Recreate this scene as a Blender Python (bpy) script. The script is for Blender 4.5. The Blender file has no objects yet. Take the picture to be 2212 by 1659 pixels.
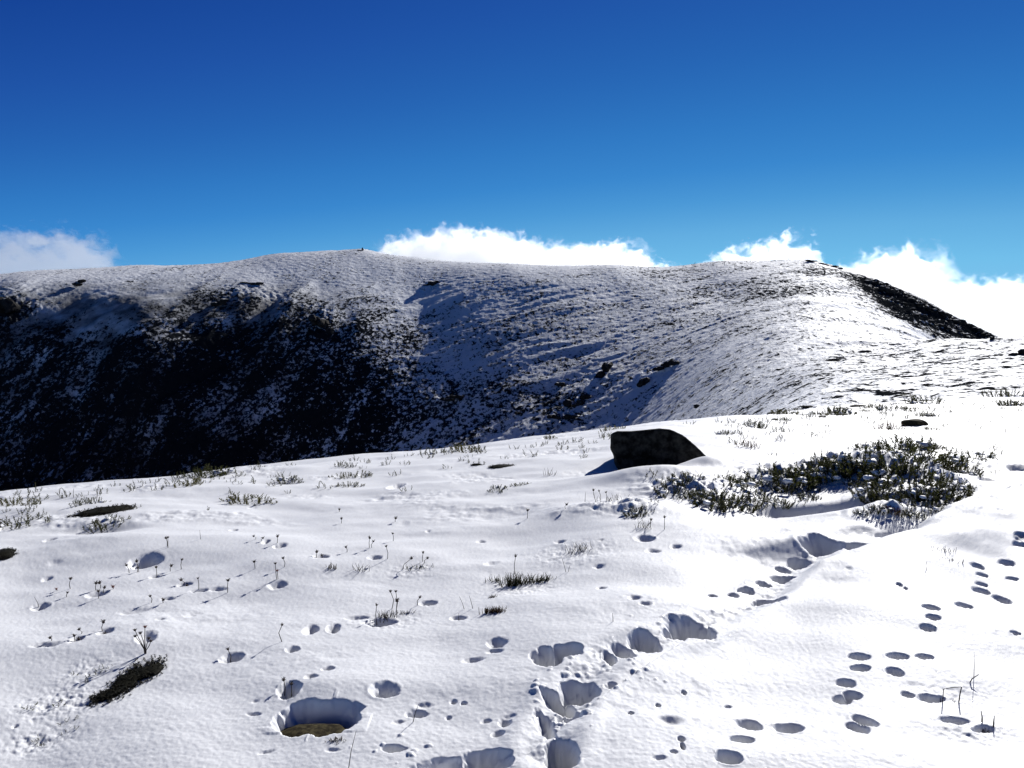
import bpy, math, random
import numpy as np
from mathutils import Vector, Matrix

# ------------------------------------------------------------------ camera, sky, sun, exposure
SC = bpy.context.scene
COL = SC.collection
PW, PH = 2212.0, 1659.0           # measuring size of the photograph
F = 1805.0                        # focal length in those pixels
CAM_H = 1.6
HOR = 640.0                       # row of the true horizon
PITCH = math.atan((PH / 2 - HOR) / F)
cam_d = bpy.data.cameras.new("camera")
cam = bpy.data.objects.new("camera", cam_d)
COL.objects.link(cam)
cam.location = (0, 0, CAM_H)
cam.rotation_euler = (math.pi / 2 - PITCH, 0, 0)
cam_d.sensor_width = 36.0
cam_d.lens = 36.0 * F / PW
cam_d.clip_start = 0.05
cam_d.clip_end = 60000
SC.camera = cam

SUN_EL, SUN_AZ = math.radians(25), math.radians(29)     # azimuth to the right of the view
world = bpy.data.worlds.new("World")
SC.world = world
world.use_nodes = True
wn = world.node_tree.nodes
wl = world.node_tree.links
bg = wn["Background"]
sky = wn.new("ShaderNodeTexSky")
sky.sky_type = 'NISHITA'
sky.sun_disc = False
sky.sun_elevation = SUN_EL
sky.sun_rotation = SUN_AZ
sky.altitude = 1900
sky.air_density = 1.0
sky.dust_density = 0.0
sky.ozone_density = 6.0
# the sky's own brightness picks the deep mountain blue that the photograph's camera recorded
sep = wn.new("ShaderNodeSeparateColor")
wl.new(sky.outputs[0], sep.inputs[0])
sc_ = wn.new("ShaderNodeMath"); sc_.operation = 'MULTIPLY'; sc_.inputs[1].default_value = 1 / 14
wl.new(sep.outputs[1], sc_.inputs[0])
rmp = wn.new("ShaderNodeValToRGB")
rmp.color_ramp.interpolation = 'B_SPLINE' if False else 'LINEAR'
els = rmp.color_ramp.elements
els[0].position = 0.0; els[0].color = (0, 0, 0, 1)
els[1].position = 1.0; els[1].color = (.30, .62, .88, 1)
for g_, c_ in ((1.3, (.002, .014, .09)), (1.8, (.0032, .027, .18)), (2.1, (.005, .046, .30)), (2.3, (.0090, .062, .32)), (2.8, (.0140, .088, .385)), (3.5, (.0200, .132, .46)), (4.35, (.0300, .192, .55)), (5.2, (.043, .245, .62)), (6.1, (.072, .318, .68)), (7.3, (.125, .42, .755)), (9.0, (.17, .52, .83))):
    e_ = els.new(g_ / 14); e_.color = (*c_, 1)
wl.new(sc_.outputs[0], rmp.inputs[0])
ml = wn.new("ShaderNodeVectorMath"); ml.operation = 'SCALE'; ml.inputs["Scale"].default_value = 1 / .06 / 2 ** .36
wl.new(rmp.outputs[0], ml.inputs[0])
wl.new(ml.outputs[0], bg.inputs[0])
bg.inputs[1].default_value = 0.06

sun_l = bpy.data.lights.new("sun", 'SUN')
sun_l.energy = 4.5
sun_l.angle = math.radians(0.53)
sun_l.color = (1.0, 0.98, 0.95)
sun = bpy.data.objects.new("sun", sun_l)
COL.objects.link(sun)
sdir = Vector((math.cos(SUN_EL) * math.sin(SUN_AZ), math.cos(SUN_EL) * math.cos(SUN_AZ), math.sin(SUN_EL)))
sun.rotation_euler = sdir.to_track_quat('Z', 'Y').to_euler()

SC.view_settings.view_transform = 'Standard'
SC.view_settings.look = 'None'
SC.view_settings.exposure = 0.36
SC.view_settings.gamma = 1.0
SC.render.engine = 'CYCLES'
SC.cycles.use_denoising = True
SC.cycles.max_bounces = 12
SC.cycles.volume_bounces = 12
SC.cycles.volume_step_rate = 0.3
SC.cycles.transparent_max_bounces = 8
SC.cycles.diffuse_bounces = 1

RNG = np.random.default_rng(7)
R = random.Random(11)

# ------------------------------------------------------------------ numeric helpers
_perm = np.random.default_rng(3).permutation(256)
_perm = np.concatenate([_perm, _perm])
_ga = np.linspace(0, 2 * math.pi, 256, endpoint=False)
_gx, _gy = np.cos(_ga), np.sin(_ga)


def perlin(x, y, seed=0):
    x = np.asarray(x, float) + seed * 17.31
    y = np.asarray(y, float) + seed * 9.77
    xi, yi = np.floor(x).astype(np.int64), np.floor(y).astype(np.int64)
    xf, yf = x - xi, y - yi
    u = xf * xf * xf * (xf * (xf * 6 - 15) + 10)
    v = yf * yf * yf * (yf * (yf * 6 - 15) + 10)

    def g(ix, iy, dx, dy):
        h = _perm[_perm[ix & 255] + (iy & 255)]
        return _gx[h] * dx + _gy[h] * dy
    a = g(xi, yi, xf, yf)
    b = g(xi + 1, yi, xf - 1, yf)
    c = g(xi, yi + 1, xf, yf - 1)
    d = g(xi + 1, yi + 1, xf - 1, yf - 1)
    return ((a + (b - a) * u) * (1 - v) + (c + (d - c) * u) * v) * 1.5


def fbm(x, y, octs=4, seed=0, gain=0.5):
    s, a, t = 0.0, 1.0, 0.0
    for k in range(octs):
        s = s + a * perlin(x * 2.03 ** k, y * 2.03 ** k, seed + k * 3)
        t += a
        a *= gain
    return s / t


def sstep(a, b, x):
    t = np.clip((x - a) / (b - a), 0, 1)
    return t * t * (3 - 2 * t)


CP, SP = math.cos(PITCH), math.sin(PITCH)


def ray(px, py):
    u, v = (px - PW / 2) / F, (PH / 2 - py) / F
    y = CP + v * SP
    return u / y, (-SP + v * CP) / y          # x and z gained per metre of depth y


def pt(px, py, d):
    a, b = ray(px, py)
    return a * d, d, CAM_H + b * d


# ------------------------------------------------------------------ shape of the land
ctrl = []


def V(px, *rows):
    for py, d in rows:
        ctrl.append(pt(px, py, d))


def Z(px, *rows):
    a, _ = ray(px, HOR)
    for d, z in rows:
        ctrl.append((a * d, d, z))


for px_, sl in ((-500, -.03), (0, -.02), (500, -.008), (1106, 0), (1700, .006), (2212, .01), (2700, .015)):
    Z(px_, (.6, 0), (2.4, sl), (3.5, sl * 2), (5, sl * 3 - .02))
V(-500, (1150, 7.0)); V(0, (1062, 9)); V(250, (1042, 10)); V(500, (1012, 11)); V(800, (985, 13)); V(1060, (958, 14.5)); V(1330, (925, 16))
V(1550, (905, 20)); V(1750, (885, 27)); V(1950, (868, 31)); V(2212, (858, 32)); V(2700, (858, 28))
V(1450, (1010, 7.6)); V(1900, (1010, 7.4)); V(2212, (1010, 7.4)); V(2212, (920, 15)); V(1900, (930, 14))
Z(-500, (16, -6.5), (60, -34), (150, -70), (240, -80))
Z(0, (20, -6.6), (60, -31), (150, -64), (230, -72))
Z(300, (22, -6), (60, -27), (150, -60), (230, -72))
Z(600, (24, -5.5), (60, -23), (150, -54), (230, -67))
Z(900, (26, -5), (60, -20), (150, -46), (230, -58))
Z(1106, (28, -4.6), (60, -15), (120, -34), (220, -51))
Z(1330, (30, -4.4), (60, -12.5), (110, -25), (200, -41))
Z(1550, (38, -5.6), (80, -13), (115, -18.5))
V(-500, (1130, 280), (900, 318), (720, 360), (640, 395), (606, 430))
V(0, (1060, 305), (900, 330), (780, 350), (690, 368), (620, 400), (593, 440))
V(300, (1030, 305), (900, 323), (780, 343), (690, 366), (620, 408), (574, 475))
V(600, (1005, 308), (900, 327), (800, 349), (700, 375), (620, 420), (548, 484))
V(690, (1000, 307), (900, 326), (800, 349), (700, 378), (620, 422), (544, 488))
V(780, (985, 304), (900, 323), (800, 348), (700, 380), (620, 425), (575, 458), (539, 493))
V(900, (975, 297), (900, 318), (800, 350), (700, 391), (620, 432), (562, 478))
V(1000, (620, 425), (577, 458))
V(1106, (960, 283), (880, 307), (800, 336), (720, 369), (640, 409), (588, 440))
V(1220, (640, 405), (589, 440))
V(1330, (928, 268), (870, 290), (800, 319), (720, 358), (640, 406), (582, 445))
V(1550, (900, 150), (860, 185), (800, 240), (720, 315), (640, 392), (568, 455))
V(1750, (850, 72), (800, 135), (720, 250), (650, 345), (600, 410), (564, 450))
V(1830, (584, 447))
V(1900, (860, 58), (800, 125), (760, 195), (735, 250), (700, 315), (650, 385), (608, 440))
V(1980, (640, 438))
V(2050, (860, 48), (780, 130), (738, 210), (720, 375), (678, 432)); Z(2050, (295, -18))
V(2160, (850, 45), (780, 112), (734, 195), (731, 425)); Z(2160, (310, -26))
V(2230, (800, 80), (732, 185)); Z(2230, (310, -30), (425, -29))
V(2700, (850, 40), (800, 78), (738, 165)); Z(2700, (310, -45), (425, -60))
for px_, dz in ((-500, -38), (0, -32), (300, -25), (600, -20), (800, -20), (1106, -22), (1330, -22), (1700, -24), (1900, -40), (2200, -85), (2700, -120)):
    Z(px_, (640, dz), (900, dz - 50))
ctrl = np.array(ctrl)
KA = 2.6


def tps_in(x, y):
    r = np.hypot(x, y)
    return np.arctan2(x, y) * KA, np.log(r + 8.0), r


def _phi(d2):
    return 0.5 * d2 * np.log(d2 + 1e-12)


_a, _l, _r = tps_in(ctrl[:, 0], ctrl[:, 1])
_q = ctrl[:, 2] / (_r + 8.0)
n = len(_a)
_K = _phi((_a[:, None] - _a[None]) ** 2 + (_l[:, None] - _l[None]) ** 2) + np.eye(n) * 1e-5
_P = np.stack([np.ones(n), _a, _l], 1)
_M = np.block([[_K, _P], [_P.T, np.zeros((3, 3))]])
_w = np.linalg.solve(_M, np.concatenate([_q, np.zeros(3)]))


def base(x, y):
    """large shape of the land, before any snow relief"""
    x, y = np.atleast_1d(np.asarray(x, float)), np.atleast_1d(np.asarray(y, float))
    sh = x.shape
    x, y = x.ravel(), y.ravel()
    out = np.empty(len(x))
    for i in range(0, len(x), 40000):
        s = slice(i, i + 40000)
        a, l, r = tps_in(x[s], y[s])
        q = np.full(len(a), _w[n]) + _w[n + 1] * a + _w[n + 2] * l
        for k in range(n):
            q += _w[k] * _phi((a - _a[k]) ** 2 + (l - _l[k]) ** 2)
        z = q * (r + 8)
        zd = -0.04 * r - 0.10 * np.maximum(r - 60, 0)
        wb = sstep(math.radians(42), math.radians(75), np.abs(a / KA))
        z = z * (1 - wb) + zd * wb
        wf = sstep(620, 900, r)
        z = z * (1 - wf) + (-60 - 0.12 * (np.minimum(r, 3200) - 600)) * wf
        out[s] = z
    return out.reshape(sh)


def hit(px, py, lo=1.0, hi=60.0, fn=base, steps=700):
    """where the sight line through a pixel first meets the ground"""
    a, b = ray(px, py)
    d = np.exp(np.linspace(math.log(lo), math.log(hi), steps))
    g = CAM_H + b * d - fn(a * d, d)
    k = np.where(g < 0)[0]
    if len(k) == 0:
        k = [int(np.argmin(g))]
    k = max(int(k[0]), 1)
    t = g[k - 1] / max(g[k - 1] - g[k], 1e-9)
    dd = d[k - 1] + (d[k] - d[k - 1]) * min(max(t, 0), 1)
    return a * dd, dd


HOLES = np.empty((0, 9))
LUMPS = np.empty((0, 3))
TREAD = np.array([hit(a, b) for a, b in ((1185, 1640), (1190, 1590), (1240, 1500), (1310, 1420), (1395, 1392), (1490, 1362), (1570, 1325), (1650, 1290), (1720, 1226), (1775, 1178), (1860, 1150))])

# gully of the trail with the higher bank on its right
BANK = np.array([hit(a, b) for a, b in ((2240, 1020), (2150, 1060), (2080, 1095), (1960, 1140), (1850, 1182), (1740, 1222), (1640, 1290), (1560, 1340))])
BOULDER = hit(1425, 1000)
PATCH = [(hit(a, b), sx, sy, hh) for a, b, sx, sy, hh in ((1540, 1065, .34, .3, .09), (1680, 1040, .40, .30, .09), (1830, 1020, .5, .4, .13), (1960, 1030, .42, .42, .17), (2010, 1085, .32, .26, .13), (2090, 1000, .4, .4, .06),
                                                         (1460, 1060, .4, .35, .05), (1380, 1105, .18, .14, .04), (1300, 1105, .35, .16, .05), (1930, 1110, .3, .16, .08))]
CRUST = [(hit(a, b), sx, sy, am) for a, b, sx, sy, am in ((130, 1520, .16, .14, .05), (190, 1450, .10, .12, .04), (80, 1600, .10, .08, .05), (1240, 1195, .26, .22, .05), (1340, 1105, .3, .18, .06), (890, 1230, .18, .12, .04), (2060, 1490, .16, .12, .035), (2110, 1570, .14, .10, .04), (830, 1335, .2, .12, .04), (1130, 1275, .2, .14, .04))]
HOLLOW = [(hit(a, b), sx, sy, hh) for a, b, sx, sy, hh in ((1840, 1092, .34, .12, -.10), (1700, 1105, .3, .10, -.07), (1960, 1150, .22, .12, -.07), (1930, 1000, 3, .01, 0), (2090, 915, .7, .5, -.07), (1700, 1185, .45, .16, .07), (225, 1145, .3, .12, -.05), (690, 1492, .26, .12, .03), (600, 1040, .2, .1, -.05), (1690, 1160, .5, .14, .03))]


def near_relief(x, y):
    """snow relief of the foreground"""
    x, y = np.asarray(x, float), np.asarray(y, float)
    r = np.hypot(x, y)
    z = np.zeros_like(x)
    wn_ = 1 - sstep(22, 40, r)
    z += .075 * fbm(x / 1.9, y / 1.2, 3, 1) * wn_
    z += .010 * fbm(x / .70 + 3, y / .45, 3, 21) * wn_
    z += .0024 * fbm(x / .14, y / .11, 3, 41) * wn_ * (.4 + 1.2 * sstep(-.2, .4, fbm(x / .9 + 7, y / .8, 2, 45)))
    z += .0016 * fbm(x / .022, y / .020, 2, 61) * sstep(9, 4, r)
    rough = sstep(.12, .5, fbm(x / 1.1 + 40, y / .8, 2, 71)) * (.25 + .75 * sstep(4.5, 8, r)) * wn_
    z += rough * .024 * fbm(x / .12, y / .11, 3, 81)
    # bank
    best = np.full(x.shape, 1e9)
    sgn = np.zeros_like(x)
    tt = np.zeros_like(x)
    for k in range(len(BANK) - 1):
        p, q = BANK[k], BANK[k + 1]
        e = q - p
        L = np.hypot(*e)
        t = np.clip(((x - p[0]) * e[0] + (y - p[1]) * e[1]) / L ** 2, 0, 1)
        dx, dy = x - p[0] - t * e[0], y - p[1] - t * e[1]
        dd = np.hypot(dx, dy)
        m = dd < best
        best = np.where(m, dd, best)
        sgn = np.where(m, np.sign(e[0] * dy - e[1] * dx), sgn)
        tt = np.where(m, (k + t) / (len(BANK) - 1), tt)
    sd = best * sgn + .03 * fbm(x / .3, y / .3, 2, 91)
    fade = 1 - .8 * sstep(5.4, 4.2, y)
    z += fade * np.where(sd > 0, .09 * sstep(0, .14, sd) * np.exp(-np.maximum(sd - .14, 0) / 1.6), 0)
    z -= fade * .022 * np.exp(-(np.minimum(sd + .12, 0) / .25) ** 2) * sstep(.10, -.10, sd)
    bt = np.full(x.shape, 1e9)
    for k in range(len(TREAD) - 1):
        p, q = TREAD[k], TREAD[k + 1]
        e = q - p
        t = np.clip(((x - p[0]) * e[0] + (y - p[1]) * e[1]) / (e @ e), 0, 1)
        bt = np.minimum(bt, np.hypot(x - p[0] - t * e[0], y - p[1] - t * e[1]))
    m = bt < .3
    if m.any():
        z[m] += -.011 * np.exp(-(bt[m] / .075) ** 2) * (1 + 1.2 * fbm(x[m] / .06, y[m] / .06, 3, 161)) + .010 * np.exp(-((bt[m] - .13) / .05) ** 2)
    # dip and hump at the boulder
    bx, by = BOULDER
    z += .10 * np.exp(-((x - bx + .1) / .75) ** 2 - ((y - by + .75) / .28) ** 2)
    z -= .10 * np.exp(-((x - bx + .05) / .65) ** 2 - ((y - by - .05) / .35) ** 2)
    z += .14 * np.exp(-((x - bx - .42) / .3) ** 2 - ((y - by + .25) / .22) ** 2)
    for (cx, cy), sx, sy, hh in PATCH:
        g = np.exp(-((x - cx) / sx) ** 2 - ((y - cy) / sy) ** 2)
        m = g > .02
        if m.any():
            lump = .7 + .75 * np.abs(fbm(x[m] / .16, y[m] / .14, 2, 111)) + .15 * fbm(x[m] / .05, y[m] / .05, 2, 115)
            z[m] += hh * g[m] * lump
    for (cx, cy), sx, sy, hh in HOLLOW:
        z += hh * np.exp(-((x - cx) / sx) ** 2 - ((y - cy) / sy) ** 2)
    for (cx, cy), sx, sy, am in CRUST:
        g = np.exp(-((x - cx) / sx) ** 2 - ((y - cy) / sy) ** 2)
        m = g > .03
        if m.any():
            z[m] += .32 * am * g[m] * (np.abs(fbm(x[m] / .045, y[m] / .045, 3, 171)) - .3 + .8 * np.minimum(fbm(x[m] / .09, y[m] / .07, 2, 175), 0))
    # holes
    zh = np.zeros_like(x)
    for hx, hy, a, b, tilt, dep, rgh, soft, pw in HOLES:
        m = (np.abs(x - hx) < 2.2 * max(a, b) + .05) & (np.abs(y - hy) < 2.2 * max(a, b) + .05)
        if not m.any():
            continue
        dx, dy = x[m] - hx, y[m] - hy
        c, s = math.cos(tilt), math.sin(tilt)
        ex, ey = (c * dx + s * dy) / a, (-s * dx + c * dy) / b
        e = (np.abs(ex) ** pw + np.abs(ey) ** pw) ** (1 / pw)
        e = e + (rgh * 1.2 + .10) * fbm(dx / (.5 * a + .02) + hx * 9, dy / (.5 * b + .02) + hy * 9, 3, 131)
        sf = soft * (1 + .9 * sstep(-.2, .7, ey / np.maximum(e, .05)))
        f = 1 - sstep(1 - np.minimum(sf, .95), 1 + soft * .45, e)
        fl = 1 + .5 * rgh * fbm(dx / .035, dy / .05, 3, 141)
        rim = .10 * np.exp(-((e - 1.22) / .16) ** 2) * (1 if rgh > .08 else .15) * min(dep, .06) * .5
        zh[m] = np.minimum(zh[m], -dep * f * fl) + rim
    z += zh
    zl = np.zeros_like(x)
    for lx, ly, lr in LUMPS:
        m = (np.abs(x - lx) < lr) & (np.abs(y - ly) < lr)
        if m.any():
            dx, dy = x[m] - lx, y[m] - ly
            q = 1 - (dx * dx + dy * dy) / lr ** 2 * (1.5 + 1.6 * fbm(dx / lr * .9 + lx * 50, dy / lr * .9 + ly * 50, 2, 151))
            zl[m] = np.maximum(zl[m], np.maximum(q, 0) ** .8 * lr * .42)
    return z + zl


JAG = [(*hit(a, b, 40, 560, base, 900), sx, sy, am) for a, b, sx, sy, am in ((1900, 614, 9, 12, .8), (1935, 634, 9, 12, 1), (1975, 655, 10, 14, 1.2), (2015, 675, 10, 14, 1.3), (2060, 697, 11, 14, 1.3), (2100, 715, 10, 12, 1.5), (2135, 728, 9, 10, 1.4), (2000, 700, 12, 14, .7), (1960, 680, 10, 12, .6),
                                                                       (1240, 885, 14, 14, .8), (1305, 808, 6, 9, 1), (1420, 805, 8, 9, 1), (560, 640, 22, 14, .8), (690, 700, 8, 14, 1), (20, 670, 16, 14, 1.2), (930, 618, 8, 6, .7), (960, 872, 18, 8, .7))]
FD = np.array([-.38, -.925])      # the way the ribs and gullies of the far slope run
FC = np.array([.925, -.38])


def far_relief(x, y):
    x, y = np.asarray(x, float), np.asarray(y, float)
    r = np.hypot(x, y)
    al, cr = x * FD[0] + y * FD[1], x * FC[0] + y * FC[1]
    al2, cr2 = -x * .90 - y * .436, x * .436 - y * .90
    wrp = 16 * fbm(x / 70, y / 60, 3, 201)
    far = sstep(70, 200, r)
    left = sstep(10, -110, x)
    rim = 1 - .85 * sstep(-.01, .03, (base_z_cache(x, y) - CAM_H) / np.maximum(r, 1))
    rib = 1 - 2 * np.abs(fbm((cr + wrp) / 26, al / 120, 3, 211))
    rib2 = 1 - 2 * np.abs(fbm((cr2 + wrp * .5) / 17, al2 / 110, 3, 213))
    z = far * rim * (3.2 * left * (rib - .4) + 1.3 * (1 - left) * (rib2 - .4) * (.35 + sstep(-.1, .5, fbm(x / 45, y / 40, 2, 217))))
    fin = left * fbm((cr + wrp) / 9, al / 34, 3, 221) + (1 - left) * .55 * fbm((cr2 + wrp * .8) / 6, al2 / 34, 3, 223)
    z += far * (.2 + .8 * rim) * .6 * fin
    jag = np.zeros_like(x)
    for cx, cy, sx_, sy_, am in JAG:
        jag += am * np.exp(-((x - cx) / sx_) ** 2 - ((y - cy) / sy_) ** 2)
    z += np.minimum(jag, 1.5) * (.4 + 1.6 * np.abs(fbm(x / 6, y / 6, 3, 251)) + .7 * fbm(x / 2.4, y / 2.4, 2, 255))
    tus = sstep(24, 60, r)
    z += tus * (.16 + .16 * far) * fbm(x / 3.4, y / 2.2, 3, 231)
    z += tus * .24 * np.abs(fbm(x / 1.5, y / 1.5, 2, 241))
    return z


_bz = {}


def base_z_cache(x, y):
    k = (x.shape, float(x.flat[0]), float(y.flat[0]), float(x.flat[-1]))
    if k not in _bz:
        _bz[k] = base(x, y)
    return _bz[k]


def height(x, y):
    x, y = np.atleast_1d(np.asarray(x, float)), np.atleast_1d(np.asarray(y, float))
    return base_z_cache(x, y) + near_relief(x, y) + far_relief(x, y)


def gz(x, y):
    return float(height([x], [y])[0])


# ------------------------------------------------------------------ tracks and hollows in the snow: (px, py, wide px, high px, tilt, depth m, crumble)
HOLE_LIST = []


def hit2(px, py, lo=1.0):
    """sight line against the ground with its relief"""
    a, b = ray(px, py)
    x, d = hit(px, py, lo)
    for k in range(5):
        z = float(base([a * d], [d])[0] + near_relief(np.array([a * d]), np.array([d]))[0])
        nd_ = (z - CAM_H) / b
        d += max(min(nd_ - d, .25), -.25) * (.8 if k < 3 else .4)
    return a * d, d


def hole(px, py, w, h, tilt=0.0, depth=.05, rough=.0, soft=.3, power=2.0):
    x, y = hit2(px, py)
    dist = math.hypot(y, CAM_H)
    a = w / 2 / F * dist
    # a pixel row covers more ground with distance
    x2, y2 = hit(px, py - h / 2)
    x3, y3 = hit(px, py + h / 2)
    b = max((y2 - y3) / 2, .012)
    HOLE_LIST.append((x, y, a, b, tilt, depth, rough, soft, power))
    return x, y


def h6(x, y, w, h, *k, **kw):
    hole(x * .4 + 1327.2, y * .4 + 995.4, w * .4, h * .4, *k, **kw)


# paw prints on the right-hand snow
for t in ((1320, 1058, 105, 35, 0), (1328, 1118, 105, 32, .1), (1530, 1052, 110, 32, 0), (1675, 1056, 85, 28, 0), (1515, 1140, 85, 42, .2), (1250, 1200, 95, 40, .1),
          (1228, 1292, 90, 50, .3), (1285, 1268, 90, 46, .3), (1310, 1440, 90, 76, .5), (1350, 1405, 84, 80, .5), (728, 1422, 120, 66, .2), (940, 1442, 150, 60, .25), (690, 1505, 125, 42, .2),
          (615, 1600, 130, 62, .2), (1708, 793, 85, 30, 0), (1722, 842, 75, 26, 0), (1693, 903, 78, 32, 0), (1888, 783, 90, 26, .1), (1980, 703, 90, 32, .15),
          (1983, 667, 60, 16, 0), (1985, 616, 60, 16, 0), (1960, 567, 70, 24, 0), (2118, 552, 80, 22, .1), (2148, 637, 65, 14, 0), (2090, 747, 80, 42, .1),
          (2190, 395, 60, 14, 0), (2190, 415, 60, 14, 0), (2185, 450, 60, 18, 0), (2165, 930, 50, 18, 0)):
    h6(*t[:4], tilt=t[4], depth=.042 if t[1] > 700 else .036, soft=.40, rough=.09)
for t in ((235, 1320, 25, 20), (375, 1250, 25, 18), (90, 1362, 30, 18), (1538, 668, 26, 18), (525, 728, 42, 28), (640, 722, 56, 34), (1572, 690, 20, 12)):
    h6(*t, depth=.03, rough=.15)
h6(360, 1500, 36, 30, depth=.03); h6(368, 1540, 22, 40, depth=.025); h6(320, 1570, 40, 20, depth=.012)
h6(295, 1400, 120, 50, depth=.018, soft=.9)
# boot holes along the trail
hole(1182, 1420, 60, 40, .3, .10, .12, .4); hole(1225, 1402, 64, 26, .3, .09, .14, .4)
hole(1392, 1390, 62, 40, .2, .10, .2, .4); hole(1345, 1410, 40, 38, .3, .05, .25, .5); hole(1316, 1424, 24, 30, .1, .05, .25, .4)
hole(1489, 1366, 84, 44, .25, .12, .14, .35, 2.6); hole(1446, 1372, 26, 18, .2, .05, .25, .5)
hole(1248, 1497, 78, 44, .5, .10, .18, .45); hole(1206, 1522, 42, 54, .5, .10, .18, .45)
hole(1213, 1632, 62, 66, 0, .12, .14, .4, 2.6)
hole(960, 1658, 120, 36, .05, .08, .2, .5); hole(1050, 1645, 100, 46, .1, .11, .15, .45); hole(850, 1616, 48, 16, 0, .04, .2, .5)
hole(1178, 1568, 30, 60, .2, .035, .4, .6); hole(1230, 1552, 50, 22, .1, .025, .5, .6)
hole(1772, 1172, 84, 28, .05, .10, .15, .4)
hole(1724, 1222, 50, 14, .35, .05, .25); hole(1690, 1232, 30, 12, .35, .03, .3)
hole(1655, 1302, 68, 24, .5, .06, .35); hole(1690, 1252, 60, 13, .5, .045, .3); hole(1610, 1275, 40, 11, .4, .045, .3); hole(1648, 1262, 30, 11, .4, .035, .3)
hole(1540, 1287, 18, 12, 0, .03, .1); hole(1582, 1285, 24, 12, 0, .03, .2)
hole(1840, 1178, 60, 10, .1, .03, .3); hole(1915, 1160, 50, 10, .3, .03, .3); hole(2130, 1036, 34, 8, .1, .035, .2); hole(2200, 1010, 50, 8, .1, .035, .2)
# melt hollows and pits round the stalks
MELT = hole(690, 1547, 166, 68, 0, .115, .11, .22, 2.8)
hole(315, 1212, 62, 22, 0, .07, .05, .4)
for t in ((672, 1359, 30, 22, .035), (720, 1357, 26, 22, .05), (624, 1488, 44, 32, .07), (830, 1489, 54, 28, .045), (672, 1461, 26, 12, .02), (710, 1444, 26, 10, .02),
          (856, 1049, 34, 14, .06), (1073, 1388, 40, 20, .03), (502, 1420, 46, 20, .04), (632, 1402, 28, 12, .03), (605, 1178, 26, 10, .03), (575, 1170, 16, 8, .03),
          (810, 1204, 30, 8, .03), (692, 1202, 34, 10, .03), (925, 1303, 36, 10, .045), (822, 1345, 60, 20, .05), (770, 1334, 50, 8, .02), (315, 1375, 40, 24, .03),
          (88, 1310, 34, 12, .03), (228, 1363, 30, 14, .03), (166, 1380, 26, 14, .03), (990, 1335, 34, 10, .03), (1022, 1425, 44, 12, .02), (900, 1542, 44, 16, .025),
          (600, 1262, 38, 14, .03), (210, 1283, 40, 14, .03), (1660, 1118, 44, 8, .03), (1392, 1162, 40, 12, .04), (1410, 1190, 30, 8, .02),
          (1460, 1180, 24, 6, .02), (1300, 1270, 22, 6, .02), (1370, 1290, 26, 10, .02), (1395, 1302, 26, 8, .02), (1960, 1500, 26, 14, .04), (2010, 1508, 50, 16, .05),
          (2060, 1555, 60, 14, .03), (2125, 1575, 50, 14, .04), (1090, 1560, 26, 18, .03), (1050, 1558, 20, 10, .02), (1075, 1585, 26, 14, .02), (980, 1516, 14, 8, .02), (1002, 1519, 14, 6, .02),
          (1320, 1480, 26, 14, .025), (108, 1166, 24, 8, .02), (102, 1250, 20, 8, .02), (400, 1262, 30, 8, .025), (430, 1275, 40, 8, .02), (470, 1272, 40, 8, .02), (335, 1246, 24, 6, .02),
          (505, 1145, 18, 6, .02), (1040, 1170, 20, 5, .02), (1210, 1170, 24, 6, .02), (785, 1025, 20, 5, .02), (100, 1392, 60, 12, .02), (290, 1320, 60, 14, .012)):
    hole(t[0], t[1], t[2], t[3], R.uniform(-.1, .3), t[4] * .85, .16, .6)
# shaded dimples where thin snow lies on plants
for k in range(36):
    px, py = R.uniform(-40, 2250), R.uniform(1090, 1640)
    if px > 1150 and py > 1230 and R.random() < .8:
        continue
    w = R.uniform(10, 40)
    hole(px, py, w, w * R.uniform(.2, .34), R.uniform(-.2, .4), R.uniform(.006, .014), .3, .9)
HOLES = np.array(HOLE_LIST)

# kicked-up lumps of snow beside the boot holes
LUMP_LIST = []


def lumps(px, py, spread, count, rmin=.008, rmax=.026):
    x0, y0 = hit2(px, py)
    s = spread / F * math.hypot(y0, CAM_H)
    for k in range(int(count * .3)):
        LUMP_LIST.append((x0 + R.gauss(0, s), y0 + R.gauss(0, s * 1.1), R.uniform(rmin, rmax) * (.65 if R.random() < .85 else 1.1)))


lumps(1225, 1445, 26, 40); lumps(1350, 1440, 34, 50); lumps(1240, 1550, 34, 60); lumps(1190, 1560, 20, 50); lumps(1400, 1455, 30, 30, .006, .016)
lumps(870, 1625, 40, 36, .008, .03); lumps(1300, 1400, 40, 14, .006, .018); lumps(1620, 1320, 24, 20); lumps(1690, 1242, 30, 24, .008, .02)
lumps(1800, 1190, 40, 26); lumps(1500, 1340, 40, 20, .006, .016); lumps(1290, 1480, 26, 26, .006, .016); lumps(1180, 1490, 14, 30)
lumps(690, 1580, 24, 14, .005, .012); lumps(1640, 1275, 30, 30, .008, .02); lumps(1870, 1170, 30, 30, .008, .02); lumps(1780, 1215, 60, 24, .006, .016); lumps(1400, 1350, 24, 10, .008, .02)
LUMPS = np.array(LUMP_LIST)

# ------------------------------------------------------------------ materials
def new_mat(name):
    m = bpy.data.materials.new(name)
    m.use_nodes = True
    nt = m.node_tree
    return m, nt, nt.nodes, nt.links, nt.nodes["Principled BSDF"]


def noise(nd, lk, scale, detail=4, rough=.55, vec=None):
    t = nd.new("ShaderNodeTexNoise")
    t.inputs["Scale"].default_value = scale
    t.inputs["Detail"].default_value = detail
    t.inputs["Roughness"].default_value = rough
    if vec is not None:
        lk.new(vec, t.inputs["Vector"])
    return t


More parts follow.
